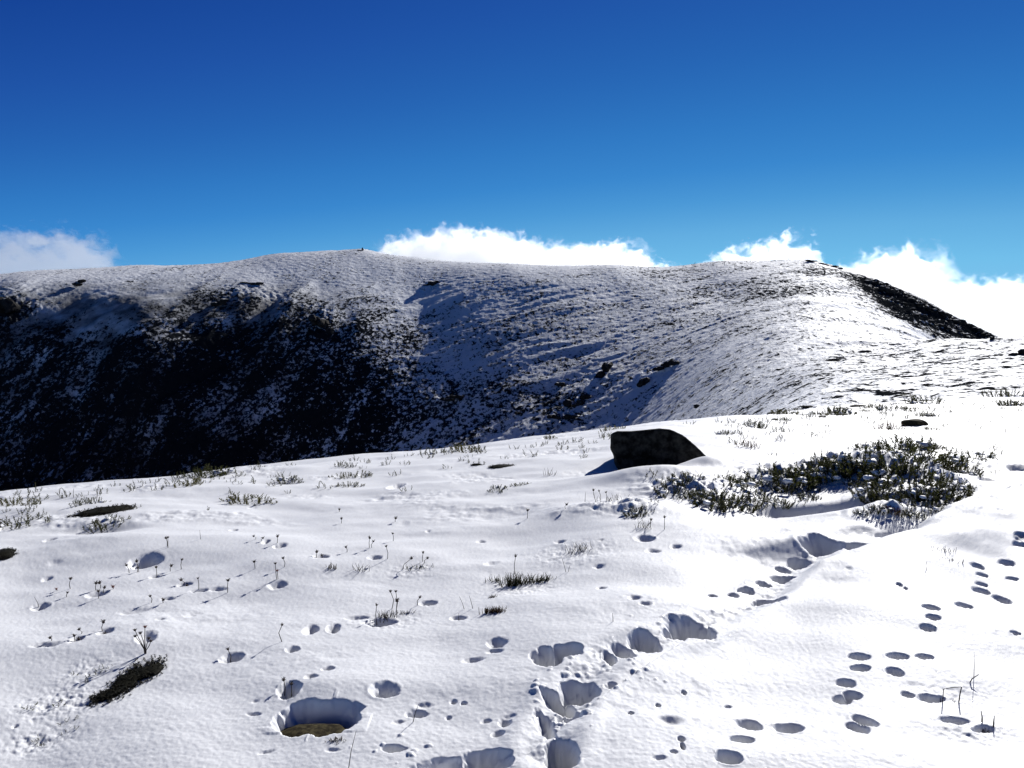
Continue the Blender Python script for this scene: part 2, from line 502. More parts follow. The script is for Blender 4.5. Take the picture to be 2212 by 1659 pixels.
def math_n(nd, lk, op, a, b=None, c=None, clamp=False):
    t = nd.new("ShaderNodeMath")
    t.operation = op
    t.use_clamp = clamp
    for i, v in enumerate((a, b, c)):
        if v is None:
            continue
        if isinstance(v, (int, float)):
            t.inputs[i].default_value = v
        else:
            lk.new(v, t.inputs[i])
    return t.outputs[0]


def mixc(nd, lk, fac, a, b):
    t = nd.new("ShaderNodeMix")
    t.data_type = 'RGBA'
    if isinstance(fac, (int, float)):
        t.inputs[0].default_value = fac
    else:
        lk.new(fac, t.inputs[0])
    for i, v in ((6, a), (7, b)):
        if isinstance(v, tuple):
            t.inputs[i].default_value = (*v, 1)
        else:
            lk.new(v, t.inputs[i])
    return t.outputs[2]


def smooth(nd, lk, v, lo, hi):
    t = nd.new("ShaderNodeMapRange")
    t.interpolation_type = 'SMOOTHSTEP'
    t.inputs[1].default_value = lo
    t.inputs[2].default_value = hi
    lk.new(v, t.inputs[0])
    return t.outputs[0]


def snow_mat():
    m, nt, nd, lk, b = new_mat("snow")
    tc = nd.new("ShaderNodeTexCoord").outputs["Object"]
    b.inputs["Base Color"].default_value = (.86, .87, .885, 1)
    b.inputs["Roughness"].default_value = .62
    b.inputs["Specular IOR Level"].default_value = .35
    n1 = noise(nd, lk, 55, 6, .7, tc)
    n2 = noise(nd, lk, 420, 2, .6, tc)
    bp = nd.new("ShaderNodeBump"); bp.inputs["Strength"].default_value = .22; bp.inputs["Distance"].default_value = .006
    lk.new(n1.outputs[0], bp.inputs["Height"])
    bp2 = nd.new("ShaderNodeBump"); bp2.inputs["Strength"].default_value = .45; bp2.inputs["Distance"].default_value = .0012
    lk.new(n2.outputs[0], bp2.inputs["Height"]); lk.new(bp.outputs[0], bp2.inputs["Normal"])
    lk.new(bp2.outputs[0], b.inputs["Normal"])
    # ice grains: scattered facets
    vo = nd.new("ShaderNodeTexVoronoi"); vo.inputs["Scale"].default_value = 170
    lk.new(tc, vo.inputs["Vector"])
    sp = nd.new("ShaderNodeSeparateColor"); lk.new(vo.outputs["Color"], sp.inputs[0])
    pick = math_n(nd, lk, 'GREATER_THAN', sp.outputs[0], .965)
    near = math_n(nd, lk, 'LESS_THAN', vo.outputs["Distance"], .35)
    pick = math_n(nd, lk, 'MULTIPLY', pick, near)
    ro = math_n(nd, lk, 'MULTIPLY_ADD', pick, -.36, .62)
    lk.new(ro, b.inputs["Roughness"])
    sv = math_n(nd, lk, 'MULTIPLY_ADD', pick, .65, .35)
    lk.new(sv, b.inputs["Specular IOR Level"])
    return m


def mountain_mat():
    m, nt, nd, lk, b = new_mat("mountain_snow_and_heath")
    tc = nd.new("ShaderNodeTexCoord").outputs["Object"]
    at = nd.new("ShaderNodeAttribute"); at.attribute_name = "bare"
    mp = nd.new("ShaderNodeMapping"); mp.inputs["Rotation"].default_value = (0, 0, -.2); mp.inputs["Scale"].default_value = (1, .62, 1)
    lk.new(tc, mp.inputs[0])
    big = noise(nd, lk, .05, 5, .65, tc)
    fine = noise(nd, lk, .62, 5, .75, mp.outputs[0])
    fi = math_n(nd, lk, 'MULTIPLY_ADD', fine.outputs[0], 1.5, -.25)
    s = math_n(nd, lk, 'MULTIPLY_ADD', big.outputs[0], .55, fi)
    s = math_n(nd, lk, 'ADD', s, at.outputs["Fac"])
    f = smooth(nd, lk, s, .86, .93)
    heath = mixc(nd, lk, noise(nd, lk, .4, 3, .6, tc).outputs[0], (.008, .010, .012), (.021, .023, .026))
    mp2 = nd.new("ShaderNodeMapping"); mp2.inputs["Rotation"].default_value = (0, 0, -.25); mp2.inputs["Scale"].default_value = (.8, .5, 1)
    lk.new(tc, mp2.inputs[0])
    st = noise(nd, lk, .33, 5, .75, mp2.outputs[0])
    st2 = math_n(nd, lk, 'MULTIPLY_ADD', at.outputs["Fac"], .35, st.outputs[0])
    f = math_n(nd, lk, 'MAXIMUM', f, smooth(nd, lk, st2, .60, .63))
    shade_at = nd.new("ShaderNodeAttribute"); shade_at.attribute_name = "thin"  # carries the shade painted into the mountain's snow colour
    shade_fac = math_n(nd, lk, 'MULTIPLY', shade_at.outputs["Fac"], smooth(nd, lk, big.outputs[0], .25, .6))
    snow_painted_shade = mixc(nd, lk, shade_fac, (.84, .865, .90), (.040, .043, .048))  # snow colour darkened to paint in the shade of the face
    lk.new(snow_painted_shade, b.inputs["Base Color"])
    b.inputs["Roughness"].default_value = .7
    b.inputs["Specular IOR Level"].default_value = .3
    df = nd.new("ShaderNodeBsdfDiffuse")
    lk.new(heath, df.inputs["Color"])
    mxs = nd.new("ShaderNodeMixShader")
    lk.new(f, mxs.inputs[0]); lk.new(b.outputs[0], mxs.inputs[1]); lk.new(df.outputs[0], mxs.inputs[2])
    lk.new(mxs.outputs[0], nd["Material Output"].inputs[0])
    bp = nd.new("ShaderNodeBump"); bp.inputs["Strength"].default_value = .7; bp.inputs["Distance"].default_value = .5
    hsum = math_n(nd, lk, 'MULTIPLY_ADD', f, .35, fine.outputs[0])
    lk.new(hsum, bp.inputs["Height"])
    lk.new(bp.outputs[0], b.inputs["Normal"]); lk.new(bp.outputs[0], df.inputs["Normal"])
    return m


def rock_mat(name, c1, c2, scale, snow_cap=0.0):
    m, nt, nd, lk, b = new_mat(name)
    tc = nd.new("ShaderNodeTexCoord").outputs["Object"]
    n1 = noise(nd, lk, scale, 8, .65, tc)
    c = mixc(nd, lk, smooth(nd, lk, n1.outputs[0], .35, .7), c1, c2)
    if snow_cap:
        ge = nd.new("ShaderNodeNewGeometry")
        sx = nd.new("ShaderNodeSeparateXYZ"); lk.new(ge.outputs["Normal"], sx.inputs[0])
        v = math_n(nd, lk, 'MULTIPLY_ADD', n1.outputs[0], .5, sx.outputs[2])
        c = mixc(nd, lk, smooth(nd, lk, v, snow_cap, snow_cap + .12), c, (.86, .87, .88))
    lk.new(c, b.inputs["Base Color"])
    b.inputs["Roughness"].default_value = .9
    b.inputs["Specular IOR Level"].default_value = .06
    bp = nd.new("ShaderNodeBump"); bp.inputs["Strength"].default_value = .8; bp.inputs["Distance"].default_value = .12 / scale
    lk.new(n1.outputs[0], bp.inputs["Height"]); lk.new(bp.outputs[0], b.inputs["Normal"])
    return m


def leaf_mat(name, c1, c2, trans=.3):
    m, nt, nd, lk, b = new_mat(name)
    oi = nd.new("ShaderNodeObjectInfo")
    ge = nd.new("ShaderNodeNewGeometry")
    c = mixc(nd, lk, ge.outputs["Random Per Island"], c1, c2)
    h = nd.new("ShaderNodeHueSaturation")
    lk.new(c, h.inputs["Color"])
    lk.new(math_n(nd, lk, 'MULTIPLY_ADD', oi.outputs["Random"], .5, .75), h.inputs["Value"])
    lk.new(h.outputs[0], b.inputs["Base Color"])
    b.inputs["Roughness"].default_value = .7
    b.inputs["Specular IOR Level"].default_value = .06
    tr = nd.new("ShaderNodeBsdfTranslucent"); lk.new(h.outputs[0], tr.inputs[0])
    mx = nd.new("ShaderNodeMixShader"); mx.inputs[0].default_value = trans
    lk.new(b.outputs[0], mx.inputs[1]); lk.new(tr.outputs[0], mx.inputs[2])
    lk.new(mx.outputs[0], nd["Material Output"].inputs[0])
    return m


def plain_mat(name, c, rough=.8):
    m, nt, nd, lk, b = new_mat(name)
    tc = nd.new("ShaderNodeTexCoord").outputs["Object"]
    n1 = noise(nd, lk, 60, 3, .6, tc)
    lk.new(mixc(nd, lk, n1.outputs[0], tuple(v * .6 for v in c), tuple(v * 1.4 for v in c)), b.inputs["Base Color"])
    b.inputs["Roughness"].default_value = rough
    return m


M_SNOW = snow_mat()
M_MOUNT = mountain_mat()
M_BOULDER = rock_mat("dark_lichen_rock", (.004, .004, .004), (.045, .043, .037), 12)
M_OUTCROP = rock_mat("outcrop_rock", (.014, .014, .014), (.045, .042, .038), .5, 1.12)
M_MOSSROCK = rock_mat("mossy_rock", (.018, .014, .008), (.10, .085, .045), 40)
M_LEAF = leaf_mat("shrub_leaf", (.020, .026, .007), (.090, .092, .024), .32)
M_LEAF_DARK = leaf_mat("heath_leaf", (.005, .006, .004), (.018, .017, .010), .12)
M_LEAF_OLIVE = leaf_mat("olive_leaf", (.05, .05, .014), (.13, .12, .035), .35)
M_LEAF_RED = leaf_mat("reddish_leaf", (.06, .015, .010), (.10, .05, .02), .3)
M_GRASS = leaf_mat("grass_blade", (.03, .035, .015), (.085, .08, .035), .3)
M_BROWN = leaf_mat("brown_tuft", (.030, .014, .006), (.075, .038, .015), .2)
M_TWIG = plain_mat("twig_bark", (.028, .020, .014))
M_STEM = plain_mat("dry_stem", (.050, .036, .026))
M_HEAD = plain_mat("dry_seed_head", (.035, .022, .016))
M_HEAD_RED = plain_mat("russet_seed_head", (.16, .05, .035))
M_POLE = plain_mat("pole_metal", (.10, .09, .08))


# ------------------------------------------------------------------ mesh helpers
def mesh_np(name, verts, faces, mat, smooth_=True):
    """faces: array (n,3) or (n,4)"""
    verts = np.asarray(verts, np.float32)
    faces = np.asarray(faces, np.int32)
    me = bpy.data.meshes.new(name)
    k = faces.shape[1]
    me.vertices.add(len(verts)); me.vertices.foreach_set("co", verts.ravel())
    me.loops.add(faces.size); me.loops.foreach_set("vertex_index", faces.ravel())
    me.polygons.add(len(faces)); me.polygons.foreach_set("loop_start", np.arange(0, faces.size, k, dtype=np.int32))
    me.polygons.foreach_set("use_smooth", np.full(len(faces), smooth_))
    me.update(calc_edges=True)
    me.validate()
    if mat:
        me.materials.append(mat)
    return me


def link(name, me, parent=None):
    o = bpy.data.objects.new(name, me)
    COL.objects.link(o)
    if parent:
        o.parent = parent
    return o


def tag(o, label=None, cat=None, group=None, kind=None):
    if label: o["label"] = label
    if cat: o["category"] = cat
    if group: o["group"] = group
    if kind: o["kind"] = kind
    return o


def empty(name, loc=(0, 0, 0)):
    o = bpy.data.objects.new(name, None)
    COL.objects.link(o)
    o.location = loc
    o.empty_display_size = .1
    return o


class MB:
    """collects tubes, quads and blobs into one mesh of quads"""
    def __init__(s):
        s.v, s.f, s.n = [], [], 0

    def add(s, v, f):
        v = np.asarray(v, float)
        s.v.append(v); s.f.append(np.asarray(f, int) + s.n); s.n += len(v)

    def tube(s, pts, r0, r1, sides=5):
        pts = [Vector(p) for p in pts]
        vs = []
        m = len(pts)
        for i, p in enumerate(pts):
            d = (pts[min(i + 1, m - 1)] - pts[max(i - 1, 0)]).normalized()
            a = d.orthogonal().normalized(); b = d.cross(a)
            rr = r0 + (r1 - r0) * i / (m - 1)
            for k in range(sides):
                t = 2 * math.pi * k / sides
                vs.append(p + a * math.cos(t) * rr + b * math.sin(t) * rr)
        fs = []
        for i in range(m - 1):
            for k in range(sides):
                k2 = (k + 1) % sides
                fs.append((i * sides + k, i * sides + k2, (i + 1) * sides + k2, (i + 1) * sides + k))
        c0, c1 = len(vs), len(vs) + 1
        vs += [pts[0], pts[-1]]
        for k in range(0, sides):
            k2 = (k + 1) % sides
            fs.append((c0, k2, k, c0)); fs.append((c1, (m - 1) * sides + k, (m - 1) * sides + k2, c1))
        s.add([tuple(q) for q in vs], fs)

    def leaf(s, p, d, L, w, up):
        d = d.normalized()
        a = d.cross(up)
        if a.length < 1e-4: a = d.orthogonal()
        a = a.normalized() * w
        s.add([tuple(p), tuple(p + d * L * .45 + a), tuple(p + d * L), tuple(p + d * L * .45 - a)], [(0, 1, 2, 3)])

    def mesh(s, name, mat, smooth_=True):
        v = np.concatenate(s.v); f = np.concatenate(s.f)
        tri = (f[:, 0] == f[:, 3])
        me = bpy.data.meshes.new(name)
        nt, nq = int(tri.sum()), int((~tri).sum())
        loops = np.concatenate([f[~tri].ravel(), f[tri][:, :3].ravel()]).astype(np.int32)
        me.vertices.add(len(v)); me.vertices.foreach_set("co", v.astype(np.float32).ravel())
        me.loops.add(len(loops)); me.loops.foreach_set("vertex_index", loops)
        starts = np.concatenate([np.arange(nq) * 4, nq * 4 + np.arange(nt) * 3]).astype(np.int32)
        me.polygons.add(nq + nt); me.polygons.foreach_set("loop_start", starts)
        me.polygons.foreach_set("use_smooth", np.full(nq + nt, smooth_))
        me.update(calc_edges=True); me.validate()
        me.materials.append(mat)
        return me


_icos = {}


def ico(sub):
    if sub not in _icos:
        import bmesh
        bm = bmesh.new(); bmesh.ops.create_icosphere(bm, subdivisions=sub, radius=1)
        v = np.array([q.co[:] for q in bm.verts]); f = np.array([[w.index for w in q.verts] for q in bm.faces])
        bm.free(); _icos[sub] = (v, f)
    return _icos[sub]


def blob(mb, c, rad, sub=3, amp=.25, seed=0, freq=1.6, facet=0.0):
    v, f = ico(sub)
    v = v.copy()
    rr = 1 + amp * fbm(v[:, 0] * freq + v[:, 2] * 1.3 + seed * 5.1, v[:, 1] * freq - v[:, 2] * 1.1 + seed * 3.3, 3, seed % 40)
    if facet:
        rg = np.random.default_rng(seed)
        for k in range(9):
            d = rg.normal(size=3); d /= np.linalg.norm(d)
            h = rg.uniform(.62, .9)
            t = v @ d
            over = np.maximum(t * rr - h, 0)
            rr = rr - facet * over / np.maximum(t, .3)
    v = v * rr[:, None] * np.asarray(rad)[None] + np.asarray(c)[None]
    mb.add(v, np.concatenate([f, f[:, :1]], 1))


# ------------------------------------------------------------------ the land itself
az_fine = np.arctan(np.linspace(math.tan(math.radians(-37)), math.tan(math.radians(37)), 1360))
side = np.radians(37 + (180 - 37) * (np.linspace(0, 1, 70)[1:] ** 1.6))
AZ = np.concatenate([-side[::-1], az_fine, side[:-1]])       # closes on itself behind the camera
r_seam = np.interp(np.degrees(AZ), [-60, -34, -20, -5, 5, 14, 22, 34, 60], [12, 13, 14.5, 17, 19.5, 24, 32, 36, 36])


def polar_mesh(name, rows, mat, close_centre=False):
    """rows: (m, ncols) radii"""
    m, nc = rows.shape
    x = rows * np.sin(AZ)[None]
    y = rows * np.cos(AZ)[None]
    z = height(x.ravel(), y.ravel()).reshape(m, nc)
    v = np.stack([x, y, z], -1).reshape(-1, 3)
    i = np.arange(m - 1)[:, None] * nc
    j = np.arange(nc)[None]
    j2 = (j + 1) % nc
    f = np.stack([i + j, i + j2, i + nc + j2, i + nc + j], -1).reshape(-1, 4)
    if close_centre:
        v = np.concatenate([v, [[0, 0, float(z[0].mean())]]])
        c = len(v) - 1
        jj = np.arange(nc)
        f = np.concatenate([f, np.stack([np.full(nc, c), (jj + 1) % nc, jj, jj], 1)])
    tri = f[:, 2] == f[:, 3]
    mb = MB(); mb.v = [v]; ff = f.copy(); ff[tri, 3] = ff[tri, 0]; mb.f = [ff[:, [0, 3, 2, 1]] if False else ff]
    return mb.mesh(name, mat), v, z


t0 = np.linspace(0, 1, 24)[:-1]
r_in = (.3 + 2.0 * t0)[:, None] * np.ones(len(AZ))[None]
t1 = np.linspace(0, 1, 640)[:, None]
inv = (1 / 2.3) * (1 - t1) + (1 / r_seam)[None] * t1
rows_near = np.concatenate([r_in, 1 / inv])
me, _, _ = polar_mesh("snowfield", rows_near, M_SNOW, True)
snowfield = tag(link("snowfield", me), "bumpy snow slope in the foreground marked with boot and paw prints", None, None, "structure")

ta = np.linspace(0, 1, 150)[:, None]
ra = np.exp(np.log(r_seam)[None] * (1 - ta) + math.log(120) * ta)
rb = np.linspace(120, 530, 520)[1:, None] * np.ones(len(AZ))[None]
rc = np.exp(np.linspace(math.log(530), math.log(9000), 46))[1:, None] * np.ones(len(AZ))[None]
rows_far = np.concatenate([ra, rb, rc])
me, vfar, _ = polar_mesh("mountain", rows_far, M_MOUNT)
# where heath and rock show through the snow, by place on the slope; far-left extra paints shade
xx, yy, zz = vfar[:, 0], vfar[:, 1], vfar[:, 2]


def far_hit(px, py, lo=40.0):
    a, b = ray(px, py)
    return hit(px, py, lo, 560, lambda x, y: base(x, y), 900)


bare = np.full(len(vfar), -.04) + .05 * sstep(-120, -190, xx) * sstep(4, -20, zz)  # left term is heath cover laid on to paint deep shade
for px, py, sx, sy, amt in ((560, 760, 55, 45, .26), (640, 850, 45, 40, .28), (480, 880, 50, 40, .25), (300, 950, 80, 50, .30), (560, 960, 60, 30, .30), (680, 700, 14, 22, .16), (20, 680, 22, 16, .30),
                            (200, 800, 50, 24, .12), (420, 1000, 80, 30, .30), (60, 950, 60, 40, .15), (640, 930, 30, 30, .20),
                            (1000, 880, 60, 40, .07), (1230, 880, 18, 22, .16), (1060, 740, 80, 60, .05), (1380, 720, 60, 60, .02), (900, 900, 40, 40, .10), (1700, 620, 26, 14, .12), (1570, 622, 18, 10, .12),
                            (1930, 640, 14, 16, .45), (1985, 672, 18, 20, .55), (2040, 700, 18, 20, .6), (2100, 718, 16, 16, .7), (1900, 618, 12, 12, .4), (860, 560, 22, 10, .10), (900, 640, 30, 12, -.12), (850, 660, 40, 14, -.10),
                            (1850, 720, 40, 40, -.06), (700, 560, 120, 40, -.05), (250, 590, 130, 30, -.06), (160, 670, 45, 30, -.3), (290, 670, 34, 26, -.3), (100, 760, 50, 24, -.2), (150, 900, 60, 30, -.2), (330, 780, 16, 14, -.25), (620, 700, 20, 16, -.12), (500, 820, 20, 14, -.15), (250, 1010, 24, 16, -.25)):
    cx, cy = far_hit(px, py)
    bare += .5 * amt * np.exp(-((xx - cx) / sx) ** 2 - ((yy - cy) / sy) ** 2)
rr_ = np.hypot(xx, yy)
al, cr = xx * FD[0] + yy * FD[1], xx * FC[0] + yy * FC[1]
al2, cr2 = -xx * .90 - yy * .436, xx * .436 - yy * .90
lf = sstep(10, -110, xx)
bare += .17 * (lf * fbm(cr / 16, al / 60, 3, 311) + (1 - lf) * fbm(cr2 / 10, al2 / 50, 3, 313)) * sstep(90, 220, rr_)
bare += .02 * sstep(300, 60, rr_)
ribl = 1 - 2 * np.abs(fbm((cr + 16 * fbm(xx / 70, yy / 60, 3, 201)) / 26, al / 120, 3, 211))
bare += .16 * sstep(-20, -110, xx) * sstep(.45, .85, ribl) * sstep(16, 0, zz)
core = np.zeros_like(bare)  # black heath core, with far-left blobs added to paint shade
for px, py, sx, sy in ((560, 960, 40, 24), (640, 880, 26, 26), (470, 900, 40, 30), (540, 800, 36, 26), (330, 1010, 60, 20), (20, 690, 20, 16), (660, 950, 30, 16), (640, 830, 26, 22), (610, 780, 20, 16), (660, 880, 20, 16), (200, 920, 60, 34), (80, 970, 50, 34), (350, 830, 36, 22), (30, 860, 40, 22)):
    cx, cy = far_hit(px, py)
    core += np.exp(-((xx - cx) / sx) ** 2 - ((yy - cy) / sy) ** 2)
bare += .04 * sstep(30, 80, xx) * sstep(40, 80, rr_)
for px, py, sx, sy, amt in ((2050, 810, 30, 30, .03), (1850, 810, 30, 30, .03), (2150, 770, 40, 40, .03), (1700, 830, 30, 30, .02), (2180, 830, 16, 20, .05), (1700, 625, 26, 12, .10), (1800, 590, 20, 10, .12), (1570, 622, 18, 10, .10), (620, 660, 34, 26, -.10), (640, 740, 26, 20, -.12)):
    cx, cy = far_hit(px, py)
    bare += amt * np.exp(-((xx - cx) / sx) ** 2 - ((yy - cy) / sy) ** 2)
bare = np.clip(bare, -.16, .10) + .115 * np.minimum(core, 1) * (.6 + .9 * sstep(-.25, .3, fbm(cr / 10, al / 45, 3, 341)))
rock = np.zeros_like(bare)
for px, py, sx, sy, amt in ((1915, 628, 14, 18, .3), (1945, 648, 14, 20, .35), (1985, 672, 16, 24, .4), (2020, 690, 16, 24, .4), (2060, 704, 16, 22, .4), (2100, 718, 16, 20, .45), (2135, 728, 14, 16, .45), (1975, 690, 14, 18, .25), (2020, 712, 16, 18, .3), (2070, 724, 16, 16, .3), (2000, 712, 16, 22, .16), (2045, 726, 18, 22, .2)):
    cx, cy = far_hit(px, py)
    rock += amt * np.exp(-((xx - cx) / sx) ** 2 - ((yy - cy) / sy) ** 2)
bare += np.minimum(rock, .26) * (.72 + .8 * fbm(cr2 / 5, al2 / 16, 3, 331))
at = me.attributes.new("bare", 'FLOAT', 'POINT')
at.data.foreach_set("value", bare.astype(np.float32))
thin = .92 * sstep(-50, -125, xx) * sstep(14, -4, zz) + .14 * sstep(110, 10, xx) * sstep(9, -8, zz) * sstep(-90, 20, xx)  # shade painted into the snow colour: strong on left face, faint mid slope
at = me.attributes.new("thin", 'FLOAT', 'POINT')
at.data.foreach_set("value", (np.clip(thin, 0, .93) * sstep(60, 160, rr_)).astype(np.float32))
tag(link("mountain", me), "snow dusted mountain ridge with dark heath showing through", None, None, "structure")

# ------------------------------------------------------------------ clouds: real volumes far behind the ridge
def cloud(label, dist, x0, x1, tops, bottom_py, thick, dens, scale, wisp, seed):
    """tops: (px, py) outline of the upper edge; built as a closed bank of vapour at its own distance"""
    pts = [pt(a, b, dist) for a, b in tops]
    X = np.array([p[0] for p in pts]); ZT = np.array([p[2] for p in pts])
    xs0, xs1 = pt(x0, HOR, dist)[0], pt(x1, HOR, dist)[0]
    zb = pt(1106, bottom_py, dist)[2]
    margin = .35 * scale
    xs = np.linspace(xs0, xs1, 40)
    top = np.interp(xs, X, ZT) + margin
    mb = MB()
    vs, fs = [], []
    for i, (a, t) in enumerate(zip(xs, top)):
        vs += [(a, dist - thick / 2, zb), (a, dist + thick / 2, zb), (a, dist + thick / 2, t), (a, dist - thick / 2, t)]
    for i in range(39):
        for k in range(4):
            k2 = (k + 1) % 4
            fs.append((i * 4 + k, i * 4 + k2, i * 4 + 4 + k2, i * 4 + 4 + k))
    fs.append((3, 2, 1, 0)); e = 39 * 4
    fs.append((e, e + 1, e + 2, e + 3))
    m = bpy.data.materials.new("cloud_vapour"); m.use_nodes = True
    nd, lk = m.node_tree.nodes, m.node_tree.links
    nd.remove(nd["Principled BSDF"])
    pv = nd.new("ShaderNodeVolumePrincipled")
    lk.new(pv.outputs[0], nd["Material Output"].inputs["Volume"])
    pv.inputs["Color"].default_value = (.965, .968, .972, 1)
    pv.inputs["Anisotropy"].default_value = .6
    tc = nd.new("ShaderNodeTexCoord").outputs["Object"]
    sx = nd.new("ShaderNodeSeparateXYZ"); lk.new(tc, sx.inputs[0])
    fx = nd.new("ShaderNodeMapRange"); fx.inputs[1].default_value = xs0; fx.inputs[2].default_value = xs1
    lk.new(sx.outputs[0], fx.inputs[0])
    cv = nd.new("ShaderNodeFloatCurve")
    zmin, zmax = ZT.min() - 1, ZT.max() + 1
    c = cv.mapping.curves[0]
    P = [((a - xs0) / (xs1 - xs0), (t - zmin) / (zmax - zmin)) for a, t in zip(X, ZT)]
    c.points[0].location = P[0]; c.points[1].location = P[-1]
    for q in P[1:-1]:
        c.points.new(*q)
    cv.mapping.extend = 'HORIZONTAL'
    cv.mapping.update()
    lk.new(fx.outputs[0], cv.inputs["Value"])
    zt = math_n(nd, lk, 'MULTIPLY_ADD', cv.outputs[0], zmax - zmin, zmin)
    below = math_n(nd, lk, 'SUBTRACT', zt, sx.outputs[2])          # metres under the top
    below = math_n(nd, lk, 'DIVIDE', below, scale)
    mp = nd.new("ShaderNodeMapping"); mp.inputs["Location"].default_value = (seed * 31.7, seed * 11.1, seed * 5.3); mp.inputs["Rotation"].default_value = (0, .5, 0)
    mp.inputs["Scale"].default_value = (1 / scale, .6 / scale, 1.15 / scale)
    lk.new(tc, mp.inputs[0])
    n1 = noise(nd, lk, 1.3, 3, .5, mp.outputs[0])
    n2 = noise(nd, lk, 3.6, 7, .62, mp.outputs[0])
    n2.inputs["Distortion"].default_value = .8
    b1 = math_n(nd, lk, 'ABSOLUTE', math_n(nd, lk, 'MULTIPLY_ADD', n1.outputs[0], 2.0, -1.0))
    b1 = math_n(nd, lk, 'MULTIPLY_ADD', b1, -1.1, -.02)
    nn = math_n(nd, lk, 'MULTIPLY_ADD', math_n(nd, lk, 'SUBTRACT', n2.outputs[0], .5), 1.0, b1)
    s = math_n(nd, lk, 'MULTIPLY_ADD', nn, wisp, below)
    d = smooth(nd, lk, s, 0.0, .22)
    # fade toward the near and far sides so that the bank has rounded edges
    gy = math_n(nd, lk, 'SUBTRACT', sx.outputs[1], dist)
    gy = math_n(nd, lk, 'ABSOLUTE', gy)
    gy = smooth(nd, lk, gy, thick * .5, thick * .2)
    d = math_n(nd, lk, 'MULTIPLY', d, gy)
    d = math_n(nd, lk, 'MULTIPLY', d, dens)
    lk.new(d, pv.inputs["Density"])
    mb.add(vs, fs)
    o = link("cloud", mb.mesh("cloud", m, False))
    tag(o, label, "cloud", "clouds behind the ridge")
    return o


cloud("large puffy white cloud rising behind the saddle between the two summits", 2400, 740, 1500,
      [(740, 590), (800, 545), (860, 508), (920, 496), (980, 489), (1060, 488), (1120, 500), (1170, 518), (1230, 522), (1300, 520), (1350, 514), (1400, 552), (1450, 568), (1500, 580)],
      680, 300, .015, 110, 1.2, 1)
cloud("thin grey-white cloud at the left edge above the long flat ridge", 2300, -420, 330,
      [(-420, 470), (0, 492), (100, 488), (180, 492), (225, 520), (260, 560), (330, 585)],
      680, 200, .0075, 110, 1.5, 2)
cloud("wispy torn cloud just above the right-hand rounded summit", 2500, 1440, 1810,
      [(1440, 620), (1510, 570), (1580, 530), (1650, 516), (1720, 498), (1755, 520), (1775, 580), (1810, 620)],
      680, 180, .011, 100, 1.5, 3)
cloud("broad white cloud bank dropping away behind the rocky right-hand ridge", 2200, 1770, 2750,
      [(1770, 620), (1815, 570), (1880, 545), (1965, 524), (2010, 550), (2045, 592), (2130, 598), (2212, 592), (2400, 560), (2750, 560)],
      820, 300, .009, 110, 1.4, 4)


# ------------------------------------------------------------------ boulder
def build_boulder():
    bx, by = BOULDER
    by += .12
    out = [(1325, 935), (1334, 931), (1365, 931), (1400, 928), (1428, 925), (1450, 927), (1477, 939), (1504, 962), (1522, 980), (1540, 997), (1545, 1030), (1440, 1050), (1340, 1040), (1334, 1006), (1331, 985), (1323, 965), (1324, 948)]
    P = np.array([[pt(a, b, by)[0], pt(a, b, by)[2]] for a, b in out])
    c = P.mean(0)
    # resample the outline
    Q = []
    for k in range(len(P)):
        p, q = P[k], P[(k + 1) % len(P)]
        m = max(2, int(np.hypot(*(q - p)) / .02))
        for t in range(m):
            Q.append(p + (q - p) * t / m)
    Q = np.array(Q)
    nq = len(Q)
    vs, fs = [], []
    prof = [(-.02, .0), (-.02, .3), (-.015, .6), (-.01, .85), (0, .95), (.04, 1.0), (.12, 1.0), (.22, .99), (.32, .97), (.42, .92), (.50, .82), (.55, .6), (.57, .3), (.57, .0)]
    for dy, s in prof:
        for q in Q:
            p = c + (q - c) * s
            lean = .10 * (p[1] - c[1])
            vs.append((p[0], by + dy + lean, p[1] - .22 * max(dy, 0)))
    v = np.array(vs)
    nrm = v - np.array([c[0], by + .25, c[1]])
    nrm /= np.linalg.norm(nrm, axis=1)[:, None] + 1e-6
    am = .03 * fbm(v[:, 0] * 4 + v[:, 1] * 3, v[:, 2] * 5 + v[:, 1] * 4, 5, 401, .6) - .02 * np.abs(fbm(v[:, 0] * 3 - v[:, 2] * 5, v[:, 2] * 2 + v[:, 1] * 4, 2, 405))
    v += nrm * am[:, None] * np.array([.5, 1.6, .5])
    for i in range(len(prof) - 1):
        for k in range(nq):
            k2 = (k + 1) % nq
            fs.append((i * nq + k, i * nq + k2, (i + 1) * nq + k2, (i + 1) * nq + k))
    mb = MB(); mb.add(v, fs)
    tag(link("boulder", mb.mesh("boulder", M_BOULDER)), "black angular boulder with a sloping right side half buried in the snow", "boulder")


build_boulder()

